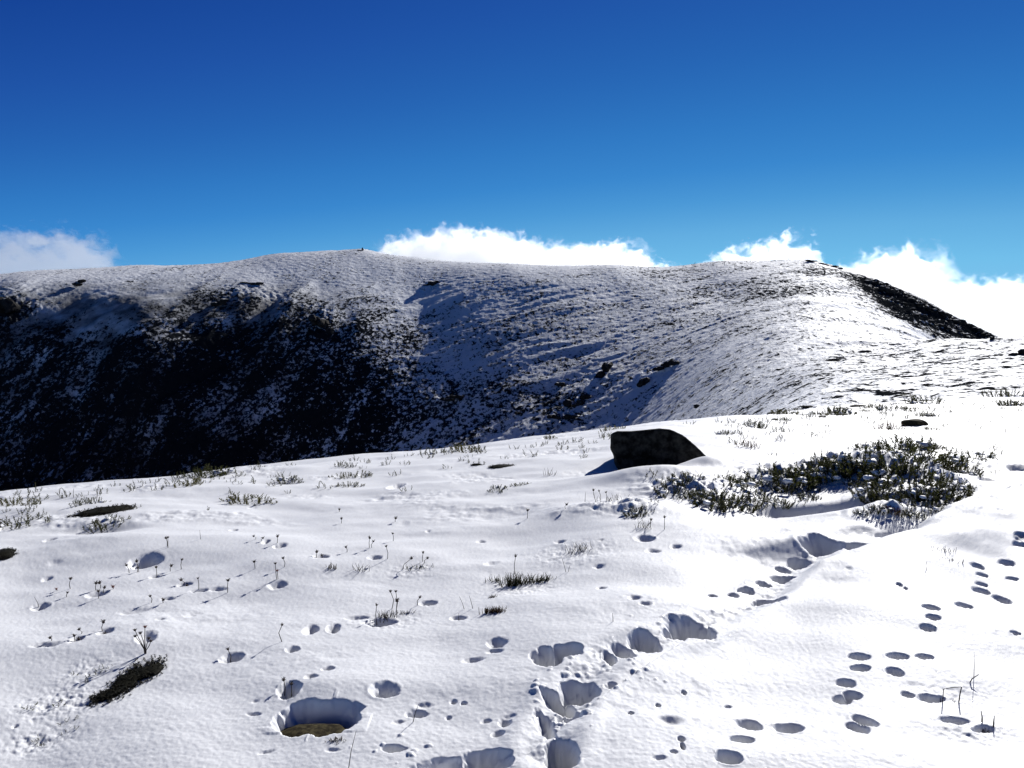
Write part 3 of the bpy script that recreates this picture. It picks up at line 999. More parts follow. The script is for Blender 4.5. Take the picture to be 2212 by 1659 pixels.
# ------------------------------------------------------------------ plants: prototypes
def make_sprigs(rad, ry, hgt, count, leaves, leaf_l, seed, spread=.55, lean=.0):
    """branches and foliage meshes of one low woody shrub"""
    rg = random.Random(seed)
    br, fo = MB(), MB()
    for k in range(count):
        a = rg.uniform(0, 2 * math.pi); q = math.sqrt(rg.random())
        x, y = math.cos(a) * q * rad, math.sin(a) * q * ry
        h = hgt * rg.uniform(.45, 1.0) * (1 - .45 * q * q)
        d = Vector((math.cos(a) * q * spread + rg.gauss(0, .22) + lean, math.sin(a) * q * spread + rg.gauss(0, .22), 1)).normalized()
        p0 = Vector((x, y, -.04)); p1 = p0 + d * (h + .04) * .55 + Vector((rg.gauss(0, .008), rg.gauss(0, .008), 0)); p2 = p0 + (d + Vector((rg.gauss(0, .12), rg.gauss(0, .12), .15))).normalized() * (h + .04)
        br.tube([p0, p1, p2], .0028, .0010, 4)
        for j in range(leaves):
            t = .22 + .78 * (j + rg.random()) / leaves
            p = p0 + (p1 - p0) * (t * 2) if t < .5 else p1 + (p2 - p1) * (t * 2 - 1)
            an = j * 2.4 + rg.random()
            o = d.orthogonal().normalized(); o2 = d.cross(o)
            out = o * math.cos(an) + o2 * math.sin(an)
            ld = (out * rg.uniform(.7, 1.1) + d * rg.uniform(.5, 1.0)).normalized()
            fo.leaf(p, ld, leaf_l * rg.uniform(.7, 1.25), leaf_l * rg.uniform(.16, .26), d)
    return br, fo


def make_snow_clumps(rad, ry, hgt, count, seed):
    rg = random.Random(seed)
    mb = MB()
    for k in range(count):
        a = rg.uniform(0, 2 * math.pi); q = math.sqrt(rg.random())
        s = rg.uniform(.010, .026)
        blob(mb, (math.cos(a) * q * rad, math.sin(a) * q * ry, hgt * rg.uniform(.05, .35)), (s * 1.7, s * 1.3, s * .6), 2, .9, seed + k, 1.8)
    return mb


class Proto:
    def __init__(s, parts):
        s.parts = parts

    def place(s, name, x, y, sc=1.0, rz=0.0, dz=0.0, label=None, cat="shrub", group=None, scz=None):
        e = empty(name, (x, y, gz(x, y) + dz))
        e.rotation_euler = (0, 0, rz)
        e.scale = (sc, sc, scz if scz else sc)
        tag(e, label, cat, group)
        for nm, me_ in s.parts:
            link(nm, me_, e)
        return e


def shrub_proto(mat, rad, ry, hgt, count, leaves, ll, seed, snow=0, **kw):
    b, f_ = make_sprigs(rad, ry, hgt, count, leaves, ll, seed, **kw)
    parts = [("branches", b.mesh("branches", M_TWIG)), ("foliage", f_.mesh("foliage", mat, False))]
    if snow:
        parts.append(("snow_clumps", make_snow_clumps(rad, ry, hgt, snow, seed + 50).mesh("snow_clumps", M_SNOW)))
    return Proto(parts)


SH = [shrub_proto(M_LEAF, .21, .16, .115, 50, 26, .021, s, 7, spread=1.1) for s in (1, 2, 3)]            # dense dark green
SL = [shrub_proto(M_LEAF, .22, .13, .085, 36, 22, .018, s, 3, spread=.9) for s in (11, 12)]              # loose snowy
OL = [shrub_proto(M_LEAF_OLIVE, .26, .13, .10, 42, 20, .022, s, 0, lean=.25, spread=.9) for s in (21, 22)]  # olive tips on the crest
RD = [shrub_proto(M_LEAF_RED, .14, .10, .10, 26, 18, .018, 31, 0)]
SPG = [shrub_proto(M_LEAF, .05, .04, .09, 5, 16, .016, s) for s in (41, 42, 43)]             # a few twigs
MAT = [shrub_proto(M_LEAF_DARK, .18, .10, .045, 260, 14, .012, s, spread=.3) for s in (51, 52)]    # dark cushions
for k_, p_ in enumerate(MAT):
    rm_ = MB(); blob(rm_, (0, 0, .004), (.165, .09, .03), 3, .4, 61 + k_, 2.0)
    p_.parts.append(("root_mat", rm_.mesh("root_mat", M_LEAF_DARK)))


def at_px(px, py):
    return hit2(px, py, 1.5)


def place_px(proto, name, px, py, width_px, natural_w, label, cat="shrub", group=None, scz=None, dz=0.0, rz=None):
    x, y = at_px(px, py)
    sc = width_px / F * math.hypot(x, y) / natural_w
    return proto.place(name, x, y, sc, R.uniform(0, 6.28) if rz is None else rz, dz, label, cat, group, scz)


# the large patch of alpine shrubs on the right
G1 = "alpine shrubs in the big patch on the right"
big = [
    (1375, 1108, 46, 0, "small isolated dark shrub at the left tip of the big shrub patch"),
    (1540, 1085, 80, 0, "dense round dark green shrub at the front left of the big shrub patch"),
    (1610, 1088, 70, 0, "open dark shrub right beside the dense front left shrub"),
    (1640, 1070, 60, 3, "snow loaded shrub behind the open front shrub"),
    (1460, 1060, 80, 3, "sparse shrub below the boulder's sloping right side"),
    (1480, 1035, 70, 3, "low sparse sprigs close under the boulder's right foot"),
    (1580, 1045, 80, 3, "snow covered low shrub in the middle left of the big shrub patch"),
    (1690, 1042, 90, 0, "broad dark shrub at the middle of the big shrub patch"),
    (1760, 1030, 80, 0, "dark shrub above the blue shaded snow hollow"),
    (1800, 1008, 80, 0, "shrub at the upper edge of the big shrub patch, left of its tallest bushes"),
    (1850, 1020, 90, 0, "leafy shrub left of the tallest green bush"),
    (1900, 1005, 100, 0, "spreading shrub behind the tallest green bush"),
    (1945, 1040, 110, 0, "tallest green bush in the big shrub patch"),
    (1990, 1010, 100, 0, "bushy shrub on the top right of the big shrub patch"),
    (2050, 1003, 80, 3, "thin shrub trailing to the right from the big patch"),
    (2110, 990, 70, 3, "last sparse shrub at the far right tip of the big patch"),
    (2030, 1070, 90, 0, "dark shrub at the lower right edge above the trail gully"),
    (1975, 1090, 80, 3, "snow caked shrub at the bottom of the big patch over the gully"),
    (1900, 1075, 80, 3, "snowy shrub casting a fringed shadow on the gully snow"),
    (1880, 970, 70, 3, "low shrub on the back rim of the big shrub patch"),
    (1960, 972, 90, 0, "wide low shrub along the back rim of the big shrub patch"),
    (2090, 1022, 44, 0, "small dark tuft standing apart right of the big shrub patch"),
]
for px, py, w, k, lb in big:
    pr = SH[R.randrange(3)] if k == 0 else SL[R.randrange(2)]
    place_px(pr, "alpine_shrub", px, py, w * (1.25 if k == 0 else 1.3), .36 if k == 0 else .42, lb, "shrub", G1)
place_px(RD[0], "reddish_shrub", 1925, 1108, 44, .28, "small reddish shrub under the front of the big shrub patch")
for px, py, w, lb in ((1885, 1062, 90, "dark shrub at the middle of the patch's lower edge"), (1930, 1085, 80, "shrub overhanging the gully just right of the reddish shrub"), (1992, 1072, 90, "dense shrub in the lower right of the big patch, left of its right corner"),
                      (2042, 1048, 80, "rounded shrub on the right flank of the big patch"), (1900, 1102, 50, "small low shrub at the lowest edge of the patch beside the reddish shrub"), (1965, 1112, 56, "small shrub at the lowest right edge of the patch, over the gully"), (1500, 1072, 60, "small dark shrub left of the dense front left shrub")):
    place_px(SH[len(lb) % 3], "alpine_shrub", px, py, w, .40, lb, "shrub", G1)
for k in range(20):
    t = R.random()
    px = 1500 + 600 * t
    py = np.interp(px, [1500, 1700, 1850, 1980, 2100], [1062, 1040, 1022, 1022, 1002]) + R.gauss(0, 18 + 24 * sstep(1700, 1900, px) * (1 - .5 * sstep(2030, 2100, px)))
    place_px(SH[k % 3], "alpine_shrub", px, float(py), R.uniform(26, 66), .40, "dark olive alpine shrub crowded among others in the big patch right of the boulder", "shrub", G1)
# loose sprigs round the patch
G2 = "small sprigs around the big shrub patch"
for k in range(60):
    if k < 34:
        px, py = R.uniform(1390, 1760), R.uniform(1015, 1120)
        if py > 1120 - (px - 1390) * .09:
            py -= 30
    else:
        px, py = R.uniform(1750, 2160), R.uniform(965, 1060)
    place_px(SPG[k % 3], "heath_sprig", px, py, R.uniform(18, 34), .12, "small dark sprig poking out of the snow around the big shrub patch", "sprig", G2)

# shrubs along the crest of the near slope
G3 = "low shrubs along the edge of the near slope"
crest = [
    (36, 1090, 100, OL, "spreading green shrub at the left picture edge where the slope drops away"),
    (40, 1137, 110, SL, "dark leafless looking shrub by the left edge under the spreading green one"),
    (196, 1086, 60, SL, "thin shrub beside a lone upright twig near the left edge of the slope"),
    (235, 1132, 90, SL, "snow covered shrub in blue shade below the dark cushion"),
    (410, 1048, 90, OL, "green tipped shrub on the slope edge left of the dark round bush"),
    (540, 1085, 130, OL, "widest olive shrub with spiky tips on the left half of the slope"),
    (622, 1042, 80, SL, "dark shrub above a blue shaded dip on the slope edge"),
    (760, 1030, 90, OL, "olive shrub on the slope edge, upper one of a pair"),
    (752, 1050, 66, OL, "yellowish shrub just below its larger neighbour on the slope edge"),
    (1010, 975, 110, OL, "bushy olive shrub cresting the slope in mid picture"),
    (945, 980, 60, SL, "sparse grey shrub left of the bushy mid picture crest shrub"),
    (1075, 1058, 60, SL, "dark shrub of the left in a pair on open snow in mid picture"),
    (1125, 1048, 46, OL, "small olive sprig cluster on open snow in mid picture"),
    (1190, 948, 50, OL, "small shrub on the slope edge left of the boulder"),
    (1330, 930, 70, OL, "low yellow green shrub just behind the boulder's left corner"),
    (1690, 896, 90, OL, "low green shrub line right behind the boulder"),
    (1815, 892, 54, SH, "small dark green mound shrub in the right middle distance"),
    (1575, 938, 56, SL, "spiky dark shrub right behind the boulder's slope"),
    (1615, 965, 50, RD, "small rusty shrub in the snow between boulder and big patch"),
    (1920, 928, 60, RD, "rusty shrub at the left end of the flat stone"),
    (2015, 928, 44, OL, "small yellow shrub at the right end of the flat stone"),
    (2180, 858, 90, SL, "dark shrub at the right picture edge on the skyline of the near slope"),
    (2190, 876, 50, SH, "dark tuft below the right edge shrub"),
    (2000, 872, 100, SL, "thin straggling shrub in the right distance"),
    (1925, 884, 60, SL, "faint sparse shrub left of the straggling right shrub"),
    (1750, 880, 34, MAT, "small flat dark tuft on the near slope edge right of the boulder"),
    (1854, 878, 34, MAT, "dark low cushion on the near slope edge in the right distance"),
]
for px, py, w, fam, lb in crest:
    nat = {id(OL): .56, id(SL): .42, id(SH): .36, id(RD): .30, id(MAT): .36}[id(fam)]
    place_px(fam[R.randrange(len(fam))], "low_shrub", px, py, w, nat, lb, "shrub", G3)
place_px(SH[1], "dark_bush", 455, 1026, 84, .40, "dark round bush standing on the slope edge against the black valley", "bush")
place_px(SH[2], "dark_bush", 1630, 922, 46, .36, "dark domed bush in the snow right behind the boulder", "bush")

G8 = "low dark shrubs in the right middle distance"
for k in range(26):
    px = R.uniform(1540, 2230)
    py = float(np.interp(px, [1550, 1750, 1950, 2212], [908, 890, 874, 862])) + R.gauss(2, 9)
    place_px((SL, OL, MAT)[k % 3][k % 2], "low_shrub", px, py, R.uniform(20, 52), .5, "small low dark shrub in the row where the near snow meets the right-hand slope", "shrub", G8, .8)
# dark cushion plants
place_px(MAT[0], "heath_cushion", 225, 1106, 120, .36, "flat dark cushion plant bare of snow on the left slope", "cushion plant", None, .8)
place_px(MAT[1], "heath_cushion", 1086, 1008, 62, .36, "thin dark cushion plant on open snow left of the boulder", "cushion plant", None, .5)
place_px(MAT[1], "heath_cushion", 10, 1198, 70, .36, "dark cushion plant cut by the left picture edge", "cushion plant", None, .7)
place_px(MAT[0], "heath_cushion", 1030, 1005, 26, .36, "tiny dark cushion plant left of the thin one near the boulder", "cushion plant", None, .5)


def foreground_heather():
    e_x, e_y = at_px(265, 1480)
    e = empty("heather_clump", (e_x, e_y, gz(e_x, e_y)))
    tag(e, "black curved heather clump melted out of the snow in the left foreground", "heather")
    br, fo = MB(), MB()
    rg = random.Random(77)
    spine = [at_px(a, b) for a, b in ((330, 1448), (302, 1456), (276, 1468), (262, 1488), (240, 1502), (208, 1508))]
    for k in range(1300):
        t = rg.random() * (len(spine) - 1.001); i = int(t); f_ = t - i
        wd = .020 + .026 * math.exp(-((t - 1.3) / 1.3) ** 2)
        x = spine[i][0] * (1 - f_) + spine[i + 1][0] * f_ + rg.gauss(0, wd * .7)
        y = spine[i][1] * (1 - f_) + spine[i + 1][1] * f_ + rg.gauss(0, wd * 1.6)
        h = rg.uniform(.006, .020)
        z = gz_fast(x, y) - e.location.z
        p0 = Vector((x - e_x, y - e_y, z - .01)); d = Vector((rg.gauss(0, .3), rg.gauss(0, .3), 1)).normalized()
        p2 = p0 + d * (h + .01)
        br.tube([p0, p0 + d * h * .5, p2], .0016, .0008, 4)
        for j in range(16):
            p = p0 + (p2 - p0) * (.2 + .8 * j / 16)
            o = d.orthogonal().normalized(); o2 = d.cross(o)
            ld = (o * math.cos(j * 2.4) + o2 * math.sin(j * 2.4) + d * .8).normalized()
            fo.leaf(p, ld, rg.uniform(.006, .011), .0018, d)
    rm = MB()
    for i in range(len(spine) - 1):
        for t in (0, .5):
            x = spine[i][0] * (1 - t) + spine[i + 1][0] * t; y = spine[i][1] * (1 - t) + spine[i + 1][1] * t
            blob(rm, (x - e_x, y - e_y, gz(x, y) - e.location.z + .002), (.026 + .018 * (i < 3), .032 + .026 * (i < 3), .011), 3, .45, i * 2 + 3, 2.2)
    link("root_mat", rm.mesh("root_mat", M_LEAF_DARK), e)
    link("branches", br.mesh("branches", M_TWIG), e)
    link("foliage", fo.mesh("foliage", M_LEAF_DARK, False), e)


def gz_fast(x, y):
    return gz(x, y) - .004


foreground_heather()
# dark bits of the same plant showing through thin snow to its left
G4 = "plant tips showing through thin snow left of the heather"
for px, py in ((150, 1555), (140, 1562), (160, 1552), (148, 1580), (88, 1605), (96, 1608), (82, 1602), (60, 1535), (70, 1528), (130, 1520), (165, 1455), (205, 1460), (220, 1448), (235, 1442), (195, 1470)):
    place_px(SPG[R.randrange(3)], "heath_sprig", px, py, R.uniform(14, 26), .12, "dark plant tip barely showing through thin snow left of the heather clump", "sprig", G4, None, -.006)

# sprigs scattered over the upper slope
G5 = "sparse sprigs scattered along the slope edge"
for k in range(110):
    px = R.uniform(-20, 1500)
    edge = np.interp(px, [0, 250, 500, 800, 1060, 1330, 1550], [1066, 1045, 1014, 988, 962, 930, 908])
    py = edge + abs(R.gauss(0, 26)) + 3
    if 1320 < px < 1545 and py > 920:
        continue
    place_px(SPG[k % 3], "heath_sprig", px, py, R.uniform(14, 30), .12, "tiny dark sprig among those along the edge of the near slope", "sprig", G5)
G6 = "sparse sprigs in the right middle distance"
for k in range(105):
    px = R.uniform(1540, 2230)
    py = np.interp(px, [1550, 1750, 1950, 2212], [908, 890, 874, 862]) + abs(R.gauss(0, 30)) + 2
    place_px(SPG[k % 3], "heath_sprig", px, py, R.uniform(12, 26), .12, "tiny dark sprig among those on the snow behind the big shrub patch", "sprig", G6)


# grass and brown tufts
def tuft(name, px, py, w_px, h_px, count, mat, label, cat, seed, lean=.0, flat=.5):
    x0, y0 = at_px(px, py)
    s = math.hypot(x0, y0) / F
    W, H = w_px * s, h_px * s
    rg = random.Random(seed)
    mb = MB()
    for k in range(count):
        x, y = rg.gauss(0, W * .27), rg.gauss(0, W * .27 * flat)
        h = H * rg.uniform(.5, 1.1)
        d = Vector((rg.gauss(lean, .35), rg.gauss(0, .3), 1)).normalized()
        p0 = Vector((x, y, -.02)); p1 = p0 + d * (h + .02) * .6; p2 = p1 + (d + Vector((rg.gauss(0, .3), 0, -.1))).normalized() * h * .4
        mb.tube([p0, p1, p2], .0022, .0006, 3)
    o = link(name, mb.mesh(name, mat))
    o.location = (x0, y0, gz(x0, y0))
    return tag(o, label, cat)


tuft("grass_tuft", 1115, 1262, 56, 30, 130, M_GRASS, "dark green grass tuft with stiff blades in the middle of the snow", "grass tuft", 5)
tuft("grass_tuft", 1165, 1256, 50, 20, 110, M_GRASS, "lower lighter half of the grass patch, right of the stiff dark tuft", "grass tuft", 6, .3)
tuft("grass_tuft", 1070, 1256, 40, 16, 34, M_GRASS, "frosted thin grass at the left end of the grass patch", "grass tuft", 7)
tuft("brown_tuft", 1068, 1322, 40, 16, 160, M_BROWN, "rust brown plant tuft in a small melt spot below the grass patch", "plant tuft", 8)
tuft("brown_tuft", 1064, 1290, 20, 8, 50, M_BROWN, "smaller brown tuft between the grass patch and the rusty tuft", "plant tuft", 9)
tuft("grass_tuft", 832, 1335, 36, 22, 40, M_TWIG, "dark stubble at the foot of the tall stalk cluster", "grass tuft", 10)
tuft("grass_tuft", 875, 1325, 44, 12, 30, M_TWIG, "low dark stubble right of the tall stalk cluster", "grass tuft", 12)
tuft("grass_tuft", 728, 1600, 34, 12, 60, M_STEM, "faint dry grass patch just in front of the melt hole", "grass tuft", 13)
tuft("grass_tuft", 714, 1228, 24, 16, 26, M_TWIG, "small dark twiggy tuft on the open left snow", "grass tuft", 14)
tuft("grass_tuft", 780, 1232, 28, 22, 16, M_TWIG, "upright twiggy tuft left of the leaning stalks", "grass tuft", 15)
tuft("grass_tuft", 905, 1228, 60, 14, 40, M_GRASS, "frosted grass around the leaning stalks in mid picture", "grass tuft", 16)
tuft("grass_tuft", 1192, 1026, 26, 18, 12, M_STEM, "pale thin grass below the small crest shrub left of the boulder", "grass tuft", 17)
tuft("grass_tuft", 1318, 1085, 60, 20, 30, M_STEM, "dry grass stems left of the big shrub patch", "grass tuft", 18)
tuft("grass_tuft", 1250, 1192, 66, 26, 30, M_STEM, "dry stalk tuft on the open snow in mid picture", "grass tuft", 19)
tuft("grass_tuft", 1390, 1140, 20, 26, 20, M_TWIG, "dark upright dead plant in front of the isolated shrub", "dead plant", 20)
tuft("grass_tuft", 2030, 1188, 50, 10, 24, M_STEM, "thin flattened grass on the right snow above the paw prints", "grass tuft", 22)
tuft("grass_tuft", 2050, 1210, 40, 8, 18, M_STEM, "second flattened grass patch just above the highest paw prints", "grass tuft", 23)

# ------------------------------------------------------------------ dried flower stalks
def stalk(px, py_top, py_base, dx, label, group, head=True, red=False, name="dried_flower", cat="dried flower", thick=1.0):
    x, y = at_px(px - dx, py_base)
    dist = math.hypot(y, CAM_H)
    H = (py_base - py_top) / F * dist * 1.04
    X = dx / F * dist
    e = empty(name, (x, y, gz(x, y)))
    tag(e, label, cat, group)
    mb = MB()
    mid = Vector((X * .35 + R.gauss(0, .007), R.gauss(0, .006), H * .5))
    top = Vector((X, R.gauss(0, .008), H))
    mb.tube([(0, 0, -.03), mid, top], .0022 * thick, .0015 * thick, 5)
    link("stem", mb.mesh("stem", M_STEM), e)
    if head:
        hb = MB()
        s = R.uniform(.007, .0105) * (dist / 4) ** .35
        blob(hb, top, (s * .75, s * .75, s * .6), 2, .2, R.randrange(999))
        nb = R.randrange(7, 11)
        for k in range(nb):
            a = 2 * math.pi * k / nb + R.random() * .4
            d = Vector((math.cos(a), math.sin(a), R.uniform(-.05, .75)))
            hb.leaf(top + Vector((0, 0, s * .2)), d, s * R.uniform(1.5, 2.1), s * .32, Vector((0, 0, 1)))
        link("seed_head", hb.mesh("seed_head", M_HEAD_RED if red else M_HEAD), e)
    return e


G7 = "dried flower stalks standing in the snow"
def r4(x, y): return x * .4, 995.4 + y * .4
def r5(x, y): return x * .4 + 707.8, 995.4 + y * .4


L_A = "thin dried flower stalk among the scattered stalks on the open left snow"
flowers4 = [
    (910, 415, 470, 4, "twin headed looking dried flower above the blue melt pit on the left"), (902, 418, 462, 0, None), (985, 535, 585, 4, "dried flower standing right of the blue melt pit"), (845, 578, 630, -2, None), (925, 570, 595, 3, None),
    (750, 575, 600, 0, None), (690, 562, 605, -10, None), (740, 545, 600, 2, None), (383, 640, 690, 0, "straight dried flower alone on the far left snow"), (518, 665, 700, 0, None), (540, 660, 690, 2, None),
    (560, 690, 715, 6, None), (525, 712, 745, 0, None), (362, 715, 735, 0, None), (980, 645, 675, -6, None), (1010, 660, 675, 6, None), (1073, 635, 695, 0, "straight dried flower in the row left of centre"), (1230, 652, 712, 0, "dark headed dried flower at the right end of the row left of centre"),
    (1375, 545, 580, -4, None), (1490, 557, 640, -6, None), (1503, 590, 640, 0, "tallest dried flower with a reddish head left of centre"), (1530, 527, 570, -3, None), (1870, 465, 492, -3, None), (1998, 418, 470, 2, None),
    (2016, 438, 468, 4, None), (2087, 462, 530, -4, None), (2122, 393, 433, 0, None), (1710, 495, 525, -4, None), (1740, 510, 530, 2, None), (1375, 405, 425, -3, None), (1418, 420, 435, 2, None), (1500, 410, 445, 6, None),
    (1843, 315, 337, 0, None), (2138, 310, 330, 4, None), (1833, 263, 275, 0, None), (810, 735, 768, -3, None), (887, 748, 768, 3, None), (555, 878, 920, 0, "broad headed dried flower left of the many branched one"), (570, 932, 950, 0, None),
    (430, 912, 935, 2, None), (405, 945, 980, -4, None), (425, 965, 985, 3, None), (270, 960, 975, -4, None), (1230, 1025, 1085, -10, "dried flower leaning left in its own snow pit"), (1525, 893, 978, -8, "dried flower leaning left beside two small round pits"),
    (1535, 1188, 1260, 0, "bare headed stalk standing in the pit above the big melt hole"), (1575, 1210, 1270, 2, "shorter stalk beside it in the pit above the big melt hole"), (2110, 710, 800, 0, "tallest stalk on the left of the stalk cluster in mid foreground"), (2137, 715, 815, 3, "tall stalk on the right of the stalk cluster in mid foreground"),
    (2145, 760, 830, 3, "short stalk at the right foot of the stalk cluster"), (2035, 785, 888, -4, "leaning stalk in front of the stalk cluster in mid foreground"), (310, 690, 702, 0, "small rusty bud on the far left snow"), (612, 680, 692, 0, "small red bud right of the left stalk group"),
]
for x, a, b, dx, lb in flowers4:
    px, pa = r4(x, a); _, pb = r4(x, b)
    stalk(px, pa, pb, dx * .4, lb or L_A, G7, red=(lb is not None and ("red" in lb or "rusty" in lb)))
L_B = "thin dried flower stalk left of the big shrub patch"
for x, a, b, dx, lb in ((515, 500, 545, 0, "upright stalk of the crossing pair in the frosted grass"), (540, 525, 552, 16, "short right leaning stalk beside the frosted grass"), (452, 530, 588, 56, "strongly leaning stalk in the frosted grass"),
                    (1015, 520, 610, 4, "lone stalk rising from the left of the grass patch"), (500, 735, 780, 10, "stalk beside a blue pit right of the stalk cluster"),
                    (1435, 160, 208, -16, L_B), (1465, 165, 212, -12, L_B), (1503, 175, 220, 2, L_B), (1745, 320, 370, -8, L_B), (1820, 310, 370, 0, L_B), (1080, 270, 310, 2, L_B), (1290, 235, 260, 2, L_B)):
    px, pa = r5(x, a); _, pb = r5(x, b)
    stalk(px, pa, pb, dx * .4, lb, G7)


def branched_flower():
    x, y = at_px(314, 1412)
    e = empty("branched_dried_flower", (x, y, gz(x, y)))
    tag(e, "many branched dried flower with several heads, largest on the left snow", "dried flower")
    s = math.hypot(y, CAM_H) / F
    mb = MB()
    heads = []
    for tx, ty in ((-17, 52), (2, 57), (-6, 46), (-16, 40), (8, 32), (14, 28)):
        top = Vector((tx * s, R.gauss(0, .01), ty * s))
        b0 = Vector((tx * s * .15, 0, ty * s * .25))
        mb.tube([(0, 0, -.03), b0, (b0 + top) / 2 + Vector((R.gauss(0, .004), 0, 0)), top], .0024, .0014, 5)
        heads.append(top)
    link("stem", mb.mesh("stem", M_STEM), e)
    for i, t in enumerate(heads):
        hb = MB(); q = .008
        blob(hb, t, (q * .8, q * .8, q * .6), 2, .2, i + 5)
        for k in range(9):
            a = 2 * math.pi * k / 9
            hb.leaf(t, Vector((math.cos(a), math.sin(a), .4)), q * 1.7, q * .3, Vector((0, 0, 1)))
        link("seed_head", hb.mesh("seed_head", M_HEAD_RED if i == 1 else M_HEAD), e)


branched_flower()

# bare blades and twigs
def blade(pts, label, name="grass_stalk", cat="grass stalk", r0=.0018, r1=.0007, mat=None, up=True):
    bx_, by_ = at_px(*pts[0])
    s = math.hypot(by_, CAM_H) / F
    mb = MB()
    P = [(0, 0, -.03)] + [((a - pts[0][0]) * s, R.gauss(0, .004), (pts[0][1] - b) * s * 1.04) for a, b in pts[1:]]
    if len(P) == 2:
        P.insert(1, tuple(np.array(P[0]) * .5 + np.array(P[1]) * .5 + np.array([.003, 0, 0])))
    mb.tube(P, r0, r1, 5)
    o = link(name, mb.mesh(name, mat or M_STEM))
    o.location = (bx_, by_, gz(bx_, by_))
    return tag(o, label, cat)


blade([(749, 1668), (759, 1625), (770, 1584)], "long dark grass blade in the bottom foreground below the melt hole")
blade([(888, 1560), (897, 1540), (904, 1522)], "slanting dry blade over a shallow pit right of the melt hole")
blade([(88, 1315), (82, 1303), (75, 1291)], "thin blade standing in a small pit on the far left")
blade([(1225, 1235), (1219, 1222), (1213, 1203)], "forked dry stem below the mid picture stalk tuft")
blade([(1227, 1235), (1229, 1228), (1231, 1222)], "short prong of the forked dry stem in mid picture")
blade([(1006, 1316), (1000, 1305), (993, 1290)], "arched dry blade left of the brown tufts")
blade([(1024, 1314), (1018, 1300), (1014, 1288)], "second arched dry blade left of the brown tufts")
blade([(1325, 1343), (1324, 1334), (1323, 1326)], "lone short blade above the line of boot holes")
blade([(992, 1340), (991, 1333), (991, 1326)], "short blade in a pit left of the brown tufts")
blade([(434, 1165), (433, 1156), (432, 1146)], "tiny pale blade on the upper left snow")
blade([(207, 1084), (211, 1068), (215, 1048)], "lone upright twig at the left edge of the near slope", "upright_twig", "twig", .0035, .0015, M_TWIG)
blade([(160, 1075), (158, 1068), (160, 1056)], "small crooked twig near the lone upright twig", "crooked_twig", "twig", .003, .0015, M_TWIG)
blade([(2104, 1462), (2103, 1440), (2102, 1412)], "upright dry stem in the right foreground", "dry_stem", "dry stem")
blade([(2088, 1474), (2098, 1466), (2112, 1458)], "short slanting twig at the foot of the upright right stem", "slanting_twig", "twig", .003, .0015, M_TWIG)
blade([(2036, 1518), (2036, 1490), (2054, 1487), (2070, 1485)], "bent twig arching to the right in the right foreground", "bent_twig", "twig", .0022, .0014, M_TWIG)
blade([(2070, 1516), (2072, 1500), (2073, 1484)], "dark upright stub at the end of the bent twig", "twig_stub", "twig", .003, .002, M_TWIG)
blade([(2004, 1232), (2001, 1222), (2000, 1212)], "thin blade on the right snow left of the highest paw prints")
blade([(2122, 1560), (2121, 1550), (2120, 1538)], "small dark shoot at the lower right edge", "plant_shoot", "shoot", .004, .001, M_TWIG)
blade([(2146, 1570), (2146, 1560), (2147, 1548)], "taller of the two dark shoots at the lower right edge", "plant_shoot", "shoot", .004, .001, M_TWIG)
tuft("dead_plant", 2130, 1578, 44, 10, 30, M_TWIG, "flattened dead plant in the snow at the lower right", "dead plant", 24, .2)
tuft("dead_plant", 2056, 1516, 40, 8, 18, M_TWIG, "small dead tuft under the bent twig", "dead plant", 25, .1)

# ------------------------------------------------------------------ stone in the melt hole, flat stone on the right
def stone(name, px, py, rad, label, mat, seed, dz, facet=.6, cat="stone", at=None):
    x, y = at or at_px(px, py)
    mb = MB()
    blob(mb, (0, 0, 0), rad, 4, .22, seed, 1.5, facet)
    o = link(name, mb.mesh(name, mat))
    o.location = (x, y, gz(x, y) + dz)
    return tag(o, label, cat)


stone("mossy_stone", 690, 1558, (.165, .115, .055), "brown mossy stone at the bottom of the melt hole", M_MOSSROCK, 3, .030, at=(MELT[0], MELT[1] - .035))
stone("flat_stone", 1972, 921, (.26, .16, .10), "flat grey green stone lying in the snow behind the big shrub patch", M_MOSSROCK, 4, .03)

# ------------------------------------------------------------------ far rocks, cairn and poles
def far_point(px, py, lo=40.0):
    x, y = hit(px, py, lo, 560, lambda a, b: height(a, b), 1400)
    return x, y, gz(x, y)


def outcrop(px, py, w, h, label, group=None, seed=0, nrock=5, cat="rock outcrop", tilt=0.0):
    x, y, z = far_point(px, py)
    s = y / F
    rg = random.Random(seed + 900)
    mb = MB()
    for k in range(nrock):
        t = rg.uniform(-.5, .5)
        q = rg.uniform(.22, .42)
        ox = t * w * s
        oz = tilt * t * w * s + rg.uniform(-.1, .35) * h * s
        blob(mb, (ox, rg.uniform(-.4, .4) * h * s, oz), (max(w * s * q * .8, h * s * .3), h * s * q * 1.2, h * s * q), 3, .35, seed * 7 + k, 1.7, .8)
    o = link("rock_outcrop", mb.mesh("rock_outcrop", M_OUTCROP, False))
    o.location = (x, y, z)
    return tag(o, label, cat, group)


